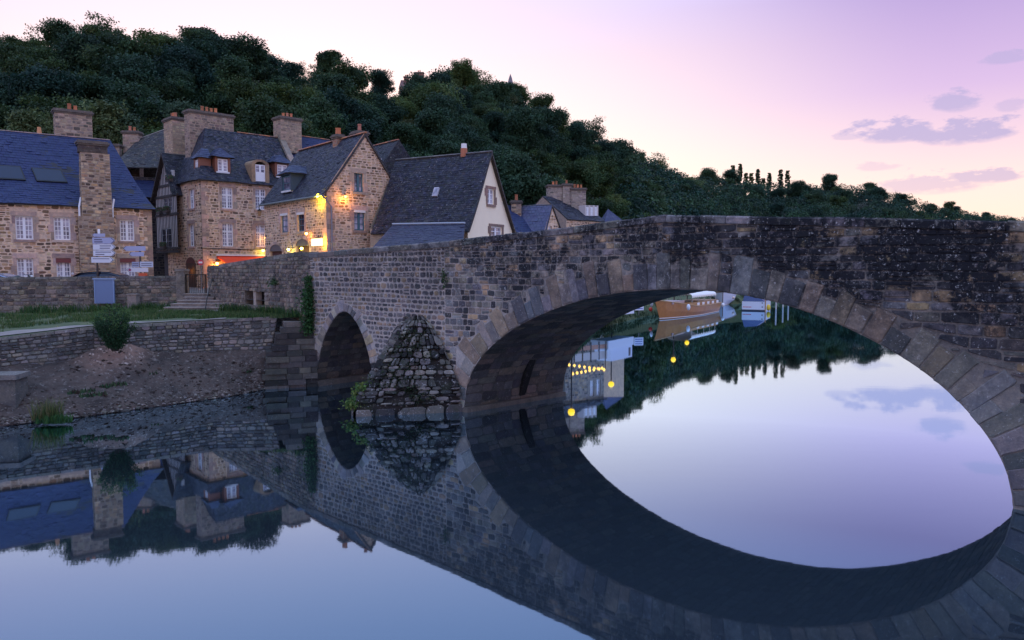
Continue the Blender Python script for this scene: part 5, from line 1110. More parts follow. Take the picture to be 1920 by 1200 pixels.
proto('olive', 8, 3.4, 3.0, 4.6, 15, 120, 80, .24, [(.075, .085, .04), (.09, .10, .05), (.06, .07, .035)], seed=91)
TREES = []
def tree(k, p, s, rot, label, group, name='broadleaf_tree', sz=1.0, cat='tree'):
    cm, tm, H = PROTO[k]; o = link(bpy.data.objects.new(name, None)); o.location = p; o.rotation_euler = (0, 0, rot); o.scale = (s, s, s * sz); o.empty_display_size = .3; tagit(o, label, cat, group)
    for n_, me in (('crown', cm), ('trunk', tm)): c = link(bpy.data.objects.new(n_, me)); c.parent = o
    TREES.append(p); return o
r = random.Random(77)
def zone(x0, x1, t0, t1, ks, n, dmin, smin, smax, label, group):
    k = 0; tries = 0; loc = []
    while k < n and tries < n * 60:
        tries += 1; x = r.uniform(x0, x1); t_ = lerp(t0, t1, r.random() ** .8); p = hill_pt(x, t_)
        if any((p - q).length < dmin for q in loc): continue
        loc.append(p); tree(r.choice(ks), p - Vector((0, 0, .4)), r.uniform(smin, smax), r.uniform(0, 6.28), label, group, sz=r.uniform(.88, 1.12)); k += 1
def near_ok(): pass
zone(-380, 560, .02, .86, ['b0', 'b1', 'b2', 'b4', 'w0', 'b0', 'b2', 'b3', 'olive'], 112, 3.6, .6, 1.1, 'dark broadleaf tree in the wood above the slate roofs', 'trees of the steep wood above the old houses')
zone(560, 1010, .04, .86, ['b1', 'b4', 'w0', 'b3', 'w1', 'b2', 'b1', 'olive'], 84, 4.0, .6, 1.1, 'bushy green tree in the wood between lamplit gable and crest', 'trees of the steep wood behind the gables')
zone(1000, 1270, .02, .98, ['b1', 'b4', 'w0', 'b0', 'b3'], 46, 5.5, .7, 1.1, 'broadleaf tree on the falling shoulder of the hill above the bridge', 'trees on the shoulder of the hill')
zone(1270, 2150, .0, 1.0, ['b1', 'b4', 'w0', 'b0', 'w1'], 70, 11, .9, 1.3, 'distant broadleaf tree on the low far hill beyond the bridge', 'trees of the far hill')
def sky_tree(k, x, ytop, D, s, label, name='broadleaf_tree', sz=1.0):
    top = at_y(x, ytop, D); H = {'airy0': 11.6, 'airy1': 12.2, 'col': 12.2, 'cone': 11.4, 'b0': 10.6, 'b2': 10.6, 'b1': 10.6, 'sparse': 8.2, 'w0': 8.9, 'b4': 10.6, 'poplar': 12.2}[k] * s * sz
    return tree(k, Vector((top.x, top.y, top.z - H)), s, r.uniform(0, 6), label, None, name, sz)
sky_tree('airy0', 74, 57, 124, .95, 'flat topped airy tree standing against the sky at far left'); sky_tree('airy1', 5, 60, 123, .9, 'airy tree cut by the left frame edge against the sky')
sky_tree('airy0', 183, 30, 130, 1.1, 'tallest ragged tree on the crest above the long blue roof'); sky_tree('airy1', 243, 58, 131, .85, 'thin airy tree right of the tallest ragged tree')
sky_tree('col', 383, 42, 132, 1.1, 'dense rounded tree rising highest above the corner house'); sky_tree('airy0', 345, 70, 132, .85, 'loose crowned tree left of the dense rounded crest tree'); sky_tree('b0', 300, 75, 133, .9, 'broad crest tree between ragged tree and rounded tree'); sky_tree('b2', 430, 78, 134, .9, 'broad crest tree right of the dense rounded tree')
sky_tree('airy0', 487, 98, 136, .85, 'airy crest tree with sky showing through above the big chimney'); sky_tree('airy1', 530, 105, 137, .8, 'airy crest tree left of the lone dark tree'); sky_tree('col', 617, 86, 141, 1.0, 'lone dark upright tree standing clear of the crest'); sky_tree('sparse', 664, 148, 146, .9, 'almost bare thin tree on the crest', 'bare_tree')
for i, (k_, x, y, sc_, w_) in enumerate((('airy1', 30, 78, .8, 'beside the left edge tree'), ('airy0', 122, 84, .8, 'between the flat topped tree and the tallest ragged tree'), ('airy1', 212, 52, .85, 'leaning on the tallest ragged tree'), ('airy0', 272, 72, .8, 'halfway to the dense rounded tree'), ('airy1', 408, 66, .85, 'behind the dense rounded tree'), ('airy0', 455, 88, .8, 'above the biggest chimney'), ('airy1', 560, 118, .75, 'left of the lone dark tree foot'), ('airy0', 590, 124, .7, 'touching the lone dark tree'))): sky_tree(k_, x, y, 131 + i, sc_, 'feathery small crest tree %s' % w_)
sky_tree('b4', 711, 133, 151, .75, 'small round dark tree left of the hilltop house'); sky_tree('w0', 845, 136, 175, 1.25, 'wide spreading crest tree right of the hilltop house'); sky_tree('airy0', 905, 136, 182, 1.0, 'loose crest tree left of the thin spire'); sky_tree('cone', 1055, 212, 206, .95, 'pointed conifer on the falling skyline', 'conifer_tree'); sky_tree('airy0', 1118, 224, 225, 1.25, 'tall airy tree right of the pointed conifer'); sky_tree('b1', 1165, 258, 245, 1.4, 'broad tree on the skyline right of the tall airy tree'); sky_tree('airy0', 1235, 290, 290, 1.35, 'airy tree above the hump of the bridge')
for i, (x, y) in enumerate(((1374, 311), (1388, 311), (1399, 319), (1409, 322), (1421, 319), (1431, 326), (1443, 323), (1464, 321), (1477, 320))):
    tree('poplar', at_y(x, y, 436 + i * 2) - Vector((0, 0, 12.2 * 1.15)), 1.15, i * 1.3, 'slender poplar number %s from the left in the row on the far crest' % ('one', 'two', 'three', 'four', 'five', 'six', 'seven', 'eight', 'nine')[i], 'row of poplars on the far hill', 'poplar_tree', (1, 1.06, .86, .92, 1.02, .8, .95, 1.04, .98)[i])
for x, y, s in ((1555, 338, 1.5), (1632, 340, 1.4), (1790, 385, 1.2), (1850, 396, 1.1)): sky_tree('b1', x, y, 462 + (x - 1555) * .25, s, 'round topped skyline tree of the far hill, about %s along the parapet' % {1555: 'halfway', 1632: 'two thirds', 1790: 'most of the way', 1850: 'nearly all the way'}[x])
for i, (x, y, D, s) in enumerate(((50, 225, 72, 1.0), (120, 222, 71, .8), (205, 215, 74, 1.2), (235, 230, 75, .9), (345, 208, 80, .9))): tree('bush0', at_y(x, y, D) - Vector((0, 0, 4.0 * s)), s, i, 'pale green bushy growth behind the roofs, %s' % ('behind the skylights', 'behind the big ridge stack', 'beside the big ridge stack', 'above the hipped roof', 'behind the tallest stack')[i], 'pale bushes behind the roofs', 'bush', cat='bush')
# far wooded hillside between the trees that can be told apart, and undergrowth of the near slope
def wood(name, label, x0, x1, n, size, leaf, seed, nl=70, lift=.55, tmax=1.0):
    q = np.random.default_rng(seed); V = []; C = []
    for i in range(n):
        p = hill_pt(q.uniform(x0, x1), q.uniform(0, tmax)); s = size * q.uniform(.7, 1.25); c = np.array(p) + np.array([0, 0, s * lift]); base = np.array((DG + TEAL + LG)[q.integers(10)]) * q.uniform(.55, 1.45)
        d = q.normal(size=(nl, 3)); d /= np.linalg.norm(d, axis=1)[:, None]; d[:, 2] = np.abs(d[:, 2]) * 1.1 - .2; P_ = c + d * s * q.uniform(.7, 1.1, size=(nl, 1)); nr = d + q.normal(size=(nl, 3)) * .5; nr /= np.linalg.norm(nr, axis=1)[:, None]
        t1 = np.cross(nr, q.normal(size=(nl, 3))); t1 /= np.linalg.norm(t1, axis=1)[:, None]; t2 = np.cross(nr, t1); L = leaf * q.uniform(.6, 1.3, size=(nl, 1)); V.append(np.stack([P_ - t1 * L, P_ + t2 * L * .6, P_ + t1 * L, P_ - t2 * L * .6], 1).reshape(-1, 3)); C.append(np.repeat(base * q.uniform(.7, 1.3, size=(nl, 1)), 4, 0))
    tagit(link(bpy.data.objects.new(name, np_mesh(name, np.concatenate(V), np.concatenate(C), M['leaf']))), label, None, None, 'stuff')
wood('far_wood', 'mass of dark treetops covering the far hill', 1180, 2200, 2600, 3.0, .42, 91, 90, 1.8)
wood('undergrowth', 'dark bushes and undergrowth between the trees of the steep wood', -400, 1250, 3600, 1.7, .2, 92, 130, .8, .95)
# river bank shrub
sh = thing('leafy_shrub', 'dense dark green leafy shrub growing on the bank wall above the soil mound', 'shrub', at_y(216, 658, 27.7)); b = base_of(sh); rr = np.random.default_rng(3); V = []; C = []; mb = MB()
for i in range(70):
    a = rr.uniform(0, 6.283); k = math.sqrt(rr.uniform(0, 1)); hgt = rr.uniform(1.15, 1.98) * (1 - .28 * k); tip = np.array([math.cos(a) * k * .78, math.sin(a) * k * .78, hgt]); root = np.array([math.cos(a) * .1, math.sin(a) * .1, 0.0])
    mb.tube([Vector(root) + b, Vector(lerp(root, tip, .5) * np.array([.8, .8, 1])) + b, Vector(tip) + b], [.015, .01, .004], 4, (.05, .05, .03), False)
    n = 150; f = rr.uniform(.12, 1.03, size=(n, 1)); p = root + (tip - root) * f + rr.normal(size=(n, 3)) * .05; d = rr.normal(size=(n, 3)) * .7 + np.array([math.cos(a) * .6, math.sin(a) * .6, .6]); d /= np.linalg.norm(d, axis=1)[:, None]; s2 = np.cross(d, rr.normal(size=(n, 3))); s2 /= np.linalg.norm(s2, axis=1)[:, None]; L = rr.uniform(.05, .095, size=(n, 1))
    V.append(np.stack([p, p + d * L * .5 + s2 * L * .24, p + d * L, p + d * L * .5 - s2 * L * .24], 1).reshape(-1, 3)); c = np.array([.028, .075, .032]) * rr.uniform(.6, 1.3, size=(n, 1)) + (f > .93) * np.array([.05, .07, .01]); C.append(np.repeat(c, 4, 0))
mb.build('stems', M['bark'], sh); o = link(bpy.data.objects.new('leaves', np_mesh('leaves', np.concatenate(V), np.concatenate(C), M['shrub']))); o.parent = sh
# reed tuft and small weeds on the mud
blades('reed_tuft', [at_z(90, 786, .16) + Vector((d, d * .3, 0)) for d in (-.25, 0, .25, .1)], 80, .72, .2, [(.10, .13, .04), (.16, .14, .06), (.06, .10, .03)], 'tuft of yellow green reeds at the waterline', .012, 9, cat='reeds')
blades('weed_patch', [at_z(95, 792, .08) + Vector((d, 0, 0)) for d in (-.2, .1, .35)], 90, .3, .28, [(.03, .09, .03), (.05, .12, .03)], 'low green weeds at the foot of the reed tuft', .03, 10, cat='weeds')
for i, (x, y, z) in enumerate(((140, 738, .75), (165, 735, .8), (440, 692, .8), (265, 697, 1.0))): blades('bank_weed', [at_z(x, y, z), at_z(x + 22, y + 6, z - .1), at_z(x + 60, y - 12, z + .1)], 45, .16, .22, [(.03, .07, .03), (.06, .09, .04), (.06, .035, .03)], 'small dark weed clump on the mud bank, %s' % ('above the reeds', 'just right of the reeds', 'below the bank wall end', 'under the soil mound')[i], .035, 12 + i, cat='weeds')
# ivy in the wall joint, ferns on the cutwater
def ivy(name, label, pts, n, s, cols, seed, cat='ivy'):
    q = np.random.default_rng(seed); V = []; C = []
    for P0, P1, w, dn in pts:
        P0, P1 = np.array(P0), np.array(P1); f = q.uniform(0, 1, size=(n, 1)); p = P0 + (P1 - P0) * f + q.normal(size=(n, 3)) * w * np.array([1, 1, .5]) + np.array(dn) * q.uniform(0, 1, size=(n, 1)); d = q.normal(size=(n, 3)) + np.array([-.3, -.6, -.4]); d /= np.linalg.norm(d, axis=1)[:, None]; t_ = np.cross(d, q.normal(size=(n, 3))); t_ /= np.linalg.norm(t_, axis=1)[:, None]; L = s * q.uniform(.6, 1.3, size=(n, 1))
        V.append(np.stack([p, p + d * L * .5 + t_ * L * .4, p + d * L, p + d * L * .5 - t_ * L * .4], 1).reshape(-1, 3)); C.append(np.repeat(np.array(cols)[q.integers(len(cols), size=n)] * q.uniform(.6, 1.3, size=(n, 1)), 4, 0))
    o = link(bpy.data.objects.new(name, np_mesh(name, np.concatenate(V), np.concatenate(C), M['shrub']))); return tagit(o, label, cat)
j0 = bpt(-8.9, -.05, 4.6); j1 = bpt(-8.9, -.05, 2.2)
ivy('hanging_ivy', 'strip of green ivy hanging down the joint left of the small arch', [(j0, j1, .09, (-.1, -.15, 0)), (lerp(j0, j1, .25), j1, .15, (-.15, -.2, 0))], 1100, .10, [(.035, .10, .03), (.05, .13, .035), (.03, .075, .03)], 5)
ivy('fern_foliage', 'light green ferns at the left foot of the cutwater', [(cut_map(.82, .35, .1), cut_map(.98, 1.0, .08), .13, (-.15, -.1, 0)), (cut_map(.9, .3, .1), cut_map(1.0, .4, .1), .15, (-.1, -.1, 0))], 320, .11, [(.10, .17, .04), (.06, .13, .035), (.16, .20, .05)], 6, 'fern')
ivy('cutwater_growth', 'dark ivy and leaves covering the upper stones of the cutwater', [(cut_map(t_, z, .05), cut_map(t_ + .15, z + .25, .05), .13, (-.04, -.06, 0)) for t_, z in ((1.15, 2.5), (1.5, 2.45), (1.3, 1.9), (1.1, 1.5), (1.25, 1.2), (1.5, .5), (1.55, .35), (1.4, .7), (1.6, 1.7), (1.05, 2.0), (1.4, 1.5), (1.15, .9), (1.35, 1.0), (1.0, 1.1), (1.3, 2.3), (1.45, 2.1))], 200, .08, [(.02, .035, .018), (.035, .055, .022), (.06, .055, .03), (.015, .022, .015)], 7)
ivy('wall_plant', 'small green plant rooted in the bridge wall below the parapet', [(bpt(-.9, -.05, 4.9), bpt(-.85, -.05, 4.3), .06, (0, -.08, 0))], 130, .07, [(.04, .08, .03), (.06, .10, .04)], 8, 'plant')
ivy('ramp_wall_plant', 'green tuft growing on the ramp wall above the dark opening', [(rfr.pt(rfr.px(516, 524)[0], rfr.px(516, 524)[1], .05), rfr.pt(rfr.px(520, 533)[0], rfr.px(520, 533)[1], .05), .14, (0, -.08, 0))], 170, .08, [(.05, .11, .035), (.035, .08, .03)], 9, 'plant')
# ================================================================== lamps
def lamp(name, label, pos, nrm, col, power, lit=8, size=.09, group='lit lamps of the old houses', off=.3, kind='globe', lightoff=None):
    t_ = thing(name, label, 'lamp', pos - Vector((0, 0, .3)), group); p = pos + nrm * off; m_ = MB()
    m_.tube([pos - nrm * .02 + Vector((0, 0, .12)), p + Vector((0, 0, .16)), p + Vector((0, 0, size + .02))], .014, 6, (.03, .03, .035)); m_.lathe(p.x, p.y, [(.02, p.z + size + .05), (size * 1.1, p.z + size * .75), (size * 1.15, p.z + size * .7)], 10, (.03, .03, .035)); m_.build('bracket', M['metal'], t_)
    m_ = MB(); m_.lathe(p.x, p.y, [(.01, p.z - size), (size * .7, p.z - size * .7), (size, p.z), (size * .7, p.z + size * .7), (.01, p.z + size)], 12); m_.build('bulb', emis('bulb_glow', col, lit), t_, smooth=True)
    l = bpy.data.lights.new('lamp_light', 'POINT'); l.energy = power; l.color = col; l.shadow_soft_size = .08; o = link(bpy.data.objects.new('lamp_light', l)); q = p + (lightoff if lightoff else nrm * .12 - Vector((0, 0, .12))); o.location = q - base_of(t_); o.parent = t_
    return t_
YEL, ORG, GRN = (1, .66, .03), (1, .42, .06), (1, .85, .12)
def on(fr, x, y): a, b = fr.px(x, y); return fr.pt(a, b)
lamp('wall_lamp', 'bright yellow lamp under the eave at the lamplit corner', on(fFl, 604, 366), fFl.n, YEL, 150, 10, .08, off=.25)
lamp('wall_lamp', 'orange lamp on the stone gable between its two windows', on(fFg, 644, 369), fFg.n, ORG, 24, 7, .08, off=.25)
lamp('wall_lamp', 'orange lamp above the lit menu panel', on(fFl, 583, 438), fFl.n, ORG, 9, 14, .09)
lamp('wall_lamp', 'yellow lamp left of the arched door with fanlight', on(fFl, 549, 468), fFl.n, GRN, 9, 14, .09)
lamp('wall_lamp', 'yellow lamp right above the arched door with fanlight', on(fFl, 574, 466), fFl.n, GRN, 9, 14, .09)
lamp('wall_lamp', 'orange lamp at the window edge of the corner house', on(fD, 495, 446), fD.n, ORG, 7, 12, .10)
lamp('wall_lamp', 'yellow lamp over the right end of the red awning', on(fD, 490, 470), fD.n, GRN, 7, 12, .10)
lamp('wall_lamp', 'orange lamp beside the left end of the red awning', on(fD, 404, 494), fD.n, ORG, 22, 16, .11)
lamp('wall_lamp', 'tiny orange lamp at the arched door in the alley', on(fS, 360, 506), fS.n, ORG, 3, 10, .06)
mp_ = thing('menu_panel', 'lit white menu panel on the lamplit wall', 'sign', on(fFl, 596, 462)); q = fFl.rect(586, 447, 606, 461); m_ = MB(); fFl.box(m_, q[0], q[2], q[1], q[3], .03, .09); m_.build('panel', emis('menu_glow', (1, .80, .42), 1.1), mp_); m_ = MB(); fFl.box(m_, q[0] - .04, q[2] + .04, q[3] + .001, q[3] + .05, .02, .16, (.1, .06, .03)); m_.build('hood', M['wood'], mp_)
l = bpy.data.lights.new('lamp_light', 'POINT'); l.energy = 48; l.color = (1, .45, .04); l.shadow_soft_size = .08; o = link(bpy.data.objects.new('lamp_light', l)); o.location = on(fFl, 611, 456) + fFl.n * .3 - base_of(mp_); o.parent = mp_
# unlit iron lantern on the corner house
ln = thing('iron_lantern', 'unlit iron lantern on a bracket between the two upper windows', 'lantern', on(fD, 480, 402)); p = on(fD, 480, 399) + fD.n * .6; m_ = MB(); m_.tube([on(fD, 480, 388), p + Vector((0, 0, .45)), p + Vector((0, 0, .25))], .02, 6, (.02, .02, .02)); m_.lathe(p.x, p.y, [(.02, p.z + .3), (.2, p.z + .12)], 6, (.02, .02, .02)); m_.build('bracket', M['metal'], ln); m_ = MB(); m_.lathe(p.x, p.y, [(.17, p.z + .119), (.1, p.z - .28)], 6, (.35, .2, .08)); m_.build('glass', M['paint'], ln)
# ================================================================== street things behind the long wall
def sign_post(label, x, y0, D, zb): 
    p = at_y(x, y0, D); t_ = thing('direction_signs', label, 'sign', vec(p, zb)); m_ = MB(); m_.tube([vec(p, zb), p], .055, 8, (.05, .05, .06)); m_.build('post', M['metal'], t_); return t_, p
def arrow(t_, x0, y0, x1, y1, D, right, col, lines=(), txt=None, ny=0):
    a, b = at_y(x0, y1, D), at_y(x1, y0, D); f_ = Fr(a, b); h = (b.z - a.z); z0, z1 = a.z, b.z; L = f_.L; tip = h * .55; m_ = MB()
    pts = [(0, z0), (L - tip, z0), (L, (z0 + z1) / 2), (L - tip, z1), (0, z1)]
    if not right: pts = [(L - u, z) for u, z in pts][::-1]
    if right is None: pts = [(0, z0), (L, z0), (L, z1), (0, z1)]
    n = len(pts); fr_, bk_ = [f_.pt(u, z, .03) for u, z in pts], [f_.pt(u, z, 0) for u, z in pts]; m_.add(fr_ + bk_, [tuple(range(n)), tuple(range(2 * n - 1, n - 1, -1))] + [(i, (i + 1) % n, n + (i + 1) % n, n + i) for i in range(n)], col); pn = m_.build('arrow_panel', M['paint'], t_)
    m_ = MB()
    for u0, u1, k, th in lines: f_.box(m_, L * u0, L * u1, lerp(z0, z1, k) - h * th, lerp(z0, z1, k) + h * th, .031, .034, (.10, .10, .16))
    if right is not None:
        s = 1 if right else -1; cx_ = L - tip * .55 if right else tip * .55; zc = (z0 + z1) / 2
        for k in (1, -1): m_.add([f_.pt(cx_ - s * tip * .75, zc + k * h * .46, .033), f_.pt(cx_ - s * tip * .5, zc + k * h * .46, .033), f_.pt(cx_ + s * tip * .45, zc, .033), f_.pt(cx_ + s * tip * .2, zc, .033)], [(0, 1, 2, 3)], (.03, .03, .08))
    if m_.v: m_.build('printed_lines', M['paint'], pn)
    if txt: letters(txt[0], f_, L * txt[1], lerp(z0, z1, txt[2]), h * txt[3], pn, M['darktxt'], .036)
    return pn
SB, SW = (.34, .36, .52), (.62, .63, .70)
t_, p = sign_post('left post with five stacked direction arrows pointing right', 180, 434, 42.2, GZ)
arrow(t_, 173, 438, 197, 444, 42.1, False, SB); arrow(t_, 174, 445.5, 216, 457, 42.1, True, SB, ((.08, .42, .68, .1), (.08, .45, .3, .1))); arrow(t_, 175, 458, 217, 468.5, 42.1, True, SW, ((.3, .8, .7, .08), (.3, .75, .3, .08))); arrow(t_, 175.5, 469.5, 217, 480, 42.1, True, SW, ((.1, .8, .7, .08), (.1, .5, .28, .08))); arrow(t_, 172, 482, 214, 492.5, 42.1, True, SW, ((.06, .8, .7, .06),), ('ST MALO', .34, .3, .52))
m_ = MB(); q = at_y(185.5, 436, 42.15); m_.box(q.x - .06, q.x + .06, q.y - .02, q.y + .02, q.z - .15, q.z + .2, (.8, .8, .8)); m_.build('cap', M['paint'], t_)
t_, p = sign_post('right post with grey direction arrows and an information arrow', 262, 459, 42.6, GZ)
arrow(t_, 231, 461.5, 273, 470.5, 42.5, False, SB); arrow(t_, 242, 472.5, 270, 480.5, 42.5, False, SB); arrow(t_, 248, 491, 261, 501, 42.5, None, (.30, .34, .46), ((.1, .9, .7, .07), (.1, .9, .35, .07))); arrow(t_, 263, 490.5, 287, 501, 42.5, None, (.45, .50, .60), ((.1, .9, .65, .06), (.1, .9, .3, .06)))
pn = arrow(t_, 237, 502, 278, 510, 42.5, False, (.58, .60, .66), (), ('INFORMATIONS', .6, .5, .62)); a, b = at_y(237, 510, 42.5), at_y(278, 502, 42.5); f_ = Fr(a, b); m_ = MB(); c = (f_.L * .17, (a.z + b.z) / 2); k = .1; m_.add([f_.pt(c[0] - k, c[1], .036), f_.pt(c[0], c[1] - k, .036), f_.pt(c[0] + k, c[1], .036), f_.pt(c[0], c[1] + k, .036)], [(0, 1, 2, 3)], (.25, .03, .10)); m_.build('diamond_mark', M['paint'], pn)
m_ = MB(); q = at_y(268, 516, 42.3); m_.box(q.x - .2, q.x + .2, q.y - .1, q.y + .1, GZ, q.z + .12, (.55, .09, .04)); m_.build('litter_bin', M['paint'], label='small red orange bin under the information arrow', cat='bin')
def car(label, pos, rot, col, L=4.2):
    t_ = thing('parked_car', label, 'car', pos, 'cars parked behind the long wall'); t_.rotation_euler = (0, 0, rot); W = 1.66
    prof = [(-L / 2, .35), (-L / 2 - .02, .62), (-L / 2 + .12, .82), (-1.0 - .25, .93), (.9, .95), (L / 2 - .15, .86), (L / 2, .6), (L / 2 - .02, .32)]; cab = [(-1.55, .90), (-.75, 1.38), (-.1, 1.47), (.75, 1.45), (1.35, 1.28), (1.75, .92)]
    def ext(pts, w0, w1, col_, name, mat, z0=None):
        m_ = MB(); n = len(pts); ring = []
        for s, k in ((-1, .0), (-1, 1), (1, 1), (1, .0)):
            for x, z in pts: y = s * (w0 / 2 if k else w0 / 2 - .07); ring.append((x, y - (s * max(0, z - .95) * w1), z - (0 if k else .0)))
        m_.add(ring, [tuple(range(n)), tuple(range(4 * n - 1, 3 * n - 1, -1))] + [(l * n + i, l * n + (i + 1) % n, (l + 1) * n + (i + 1) % n, (l + 1) * n + i) for l in range(3) for i in range(n)], col_); return m_.build(name, mat, None)
    CP = M['carpaint']
    for o in (ext(prof, W, 0, col, 'body', CP), ext(cab, W - .1, .42, col, 'roof', CP)): o.parent = t_
    g = [(-1.42, .96), (-.74, 1.33), (-.1, 1.39), (.72, 1.37), (1.25, 1.22), (1.55, .96)]; o = ext(g, W - .085, .42, (.1, .1, .1), 'side_window', M['dglass']); o.parent = t_
    for sx_ in (-1, 1):
        m_ = MB(); x0, z0, x1, z1 = ((-1.57, .93, -.8, 1.375) if sx_ < 0 else (1.78, .94, 1.37, 1.285)); m_.quad((x0 - .0, -.7, z0), (x0, .7, z0), (x1 - .02 * -sx_, .58, z1), (x1 - .02 * -sx_, -.58, z1)); o = m_.build('windscreen', M['dglass']); o.parent = t_
        for sy_ in (-1, 1):
            m_ = MB(); m_.tube([(sx_ * 1.28, sy_ * (W / 2 - .18), .31), (sx_ * 1.28, sy_ * (W / 2 + .01), .31)], .31, 18, (.015, .015, .016)); o = m_.build('wheel', M['paint']); o.parent = t_; m_ = MB(); m_.tube([(sx_ * 1.28, sy_ * (W / 2 + .011), .31), (sx_ * 1.28, sy_ * (W / 2 + .02), .31)], .19, 12, (.4, .4, .42)); q = m_.build('rim', M['metal']); q.parent = o
            m_ = MB(); m_.box(sx_ * (L / 2 - .06), sx_ * (L / 2 + .015), sy_ * .62 - .14, sy_ * .62 + .14, .62, .76, (.7, .7, .7) if sx_ < 0 else (.4, .03, .03)); o = m_.build('headlight' if sx_ < 0 else 'tail_light', M['paint']); o.parent = t_
    return t_
m, t, p = new_mat('car_paint'); lk(t, tint(t), p.inputs['Base Color']); p.inputs['Roughness'].default_value = .18; p.inputs['Metallic'].default_value = .3; p.inputs['Coat Weight'].default_value = .6; M['carpaint'] = m
cz = lambda x, y, D: at_y(x, y, D).z
car('dark blue parked car with its roof showing behind the long wall', vec(at_y(184, 515, 42.8), cz(184, 509, 42.8) - 1.47), R(8), (.02, .03, .06)); car('silver blue parked car at the left frame edge behind the wall', vec(at_y(-22, 515, 41.6), cz(0, 512, 41.6) - 1.47), R(6), (.35, .42, .55))
def scooter(label, pos, rot, col):
    t_ = thing('motor_scooter', label, 'scooter', pos, 'scooters behind the long wall'); t_.rotation_euler = (0, 0, rot)
    def bd(m_, n_, mt='paint', sm=False): o = m_.build(n_, M[mt], None, smooth=sm); o.parent = t_
    for x in (-.62, .62): m_ = MB(); m_.tube([(x, -.06, .25), (x, .06, .25)], .25, 16, (.02, .02, .02)); bd(m_, 'wheel')
    m_ = MB(); m_.tube([(.62, 0, .25), (.45, 0, .6), (.32, 0, 1.0)], [.06, .05, .03], 8, (.05, .05, .05)); bd(m_, 'fork', 'metal'); m_ = MB(); m_.tube([(.3, -.34, 1.02), (.32, 0, 1.0), (.3, .34, 1.02)], .02, 6, (.03, .03, .03)); bd(m_, 'handlebar', 'metal')
    m_ = MB(); m_.tube([(.42, 0, .9), (.5, 0, .9)], [.09, .1], 10, (.7, .7, .7)); bd(m_, 'headlight'); m_ = MB(); m_.tube([(-.75, 0, .62), (-.4, 0, .68), (0, 0, .45), (.3, 0, .35)], [.12, .19, .15, .1], 10, col); bd(m_, 'body', sm=True); m_ = MB(); m_.tube([(-.7, 0, .8), (-.3, 0, .84), (-.02, 0, .78)], [.1, .15, .1], 10, (.03, .03, .03)); bd(m_, 'seat', sm=True)
    for s in (-1, 1): m_ = MB(); m_.tube([(.3, s * .28, 1.03), (.28, s * .34, 1.2)], .008, 5, (.03, .03, .03)); m_.tube([(.28, s * .34, 1.2), (.3, s * .34, 1.2)], .065, 10, (.6, .62, .66)); bd(m_, 'mirror')
scooter('dark motor scooter with mirrors between the silver car and the left window', vec(at_y(43, 512, 41.8), cz(43, 509, 41.8) - 1.2), R(70), (.03, .03, .035)); scooter('scooter with one mirror showing below the middle shop window', vec(at_y(121, 515, 42), cz(121, 513, 42) - 1.2), R(110), (.12, .02, .02))
# blue notice board against the long wall
nb_ = thing('notice_board', 'blank blue grey notice board standing against the long wall above the shrub', 'board', at_y(195, 572, 39.2)); a, b = at_y(178, 569, 39.15), at_y(213.5, 524, 39.15); f_ = Fr(a, b); m_ = MB(); f_.box(m_, 0, f_.L, a.z, b.z, -.06, .02, (.13, .20, .36)); m_.build('panel', M['paint'], nb_); m_ = MB(); f_.box(m_, -.05, f_.L + .05, b.z + .001, b.z + .07, -.1, .06, (.22, .32, .50)); m_.build('cap', M['paint'], nb_)
for a_ in (.0, f_.L - .05): m_ = MB(); f_.box(m_, a_, a_ + .05, a.z - .001, b.z, .021, .035, (.20, .30, .50)); m_.build('frame_strip', M['paint'], nb_)
for a_ in (.12, f_.L - .2): m_ = MB(); f_.box(m_, a_, a_ + .08, 2.45, a.z - .002, -.05, .0, (.1, .12, .16)); m_.build('leg', M['metal'], nb_)
m_ = MB(); a, b = at_y(239, 577, 39.0), at_y(255, 553, 39.0); f_ = Fr(a, b); f_.box(m_, 0, f_.L, 2.45, b.z, -.35, 0, (.30, .27, .26)); f_.box(m_, -.03, f_.L + .03, b.z + .001, b.z + .06, -.38, .03, (.33, .31, .30)); m_.build('stone_post', M['quay'], label='stumpy stone post at the wall foot right of the notice board', cat='post')
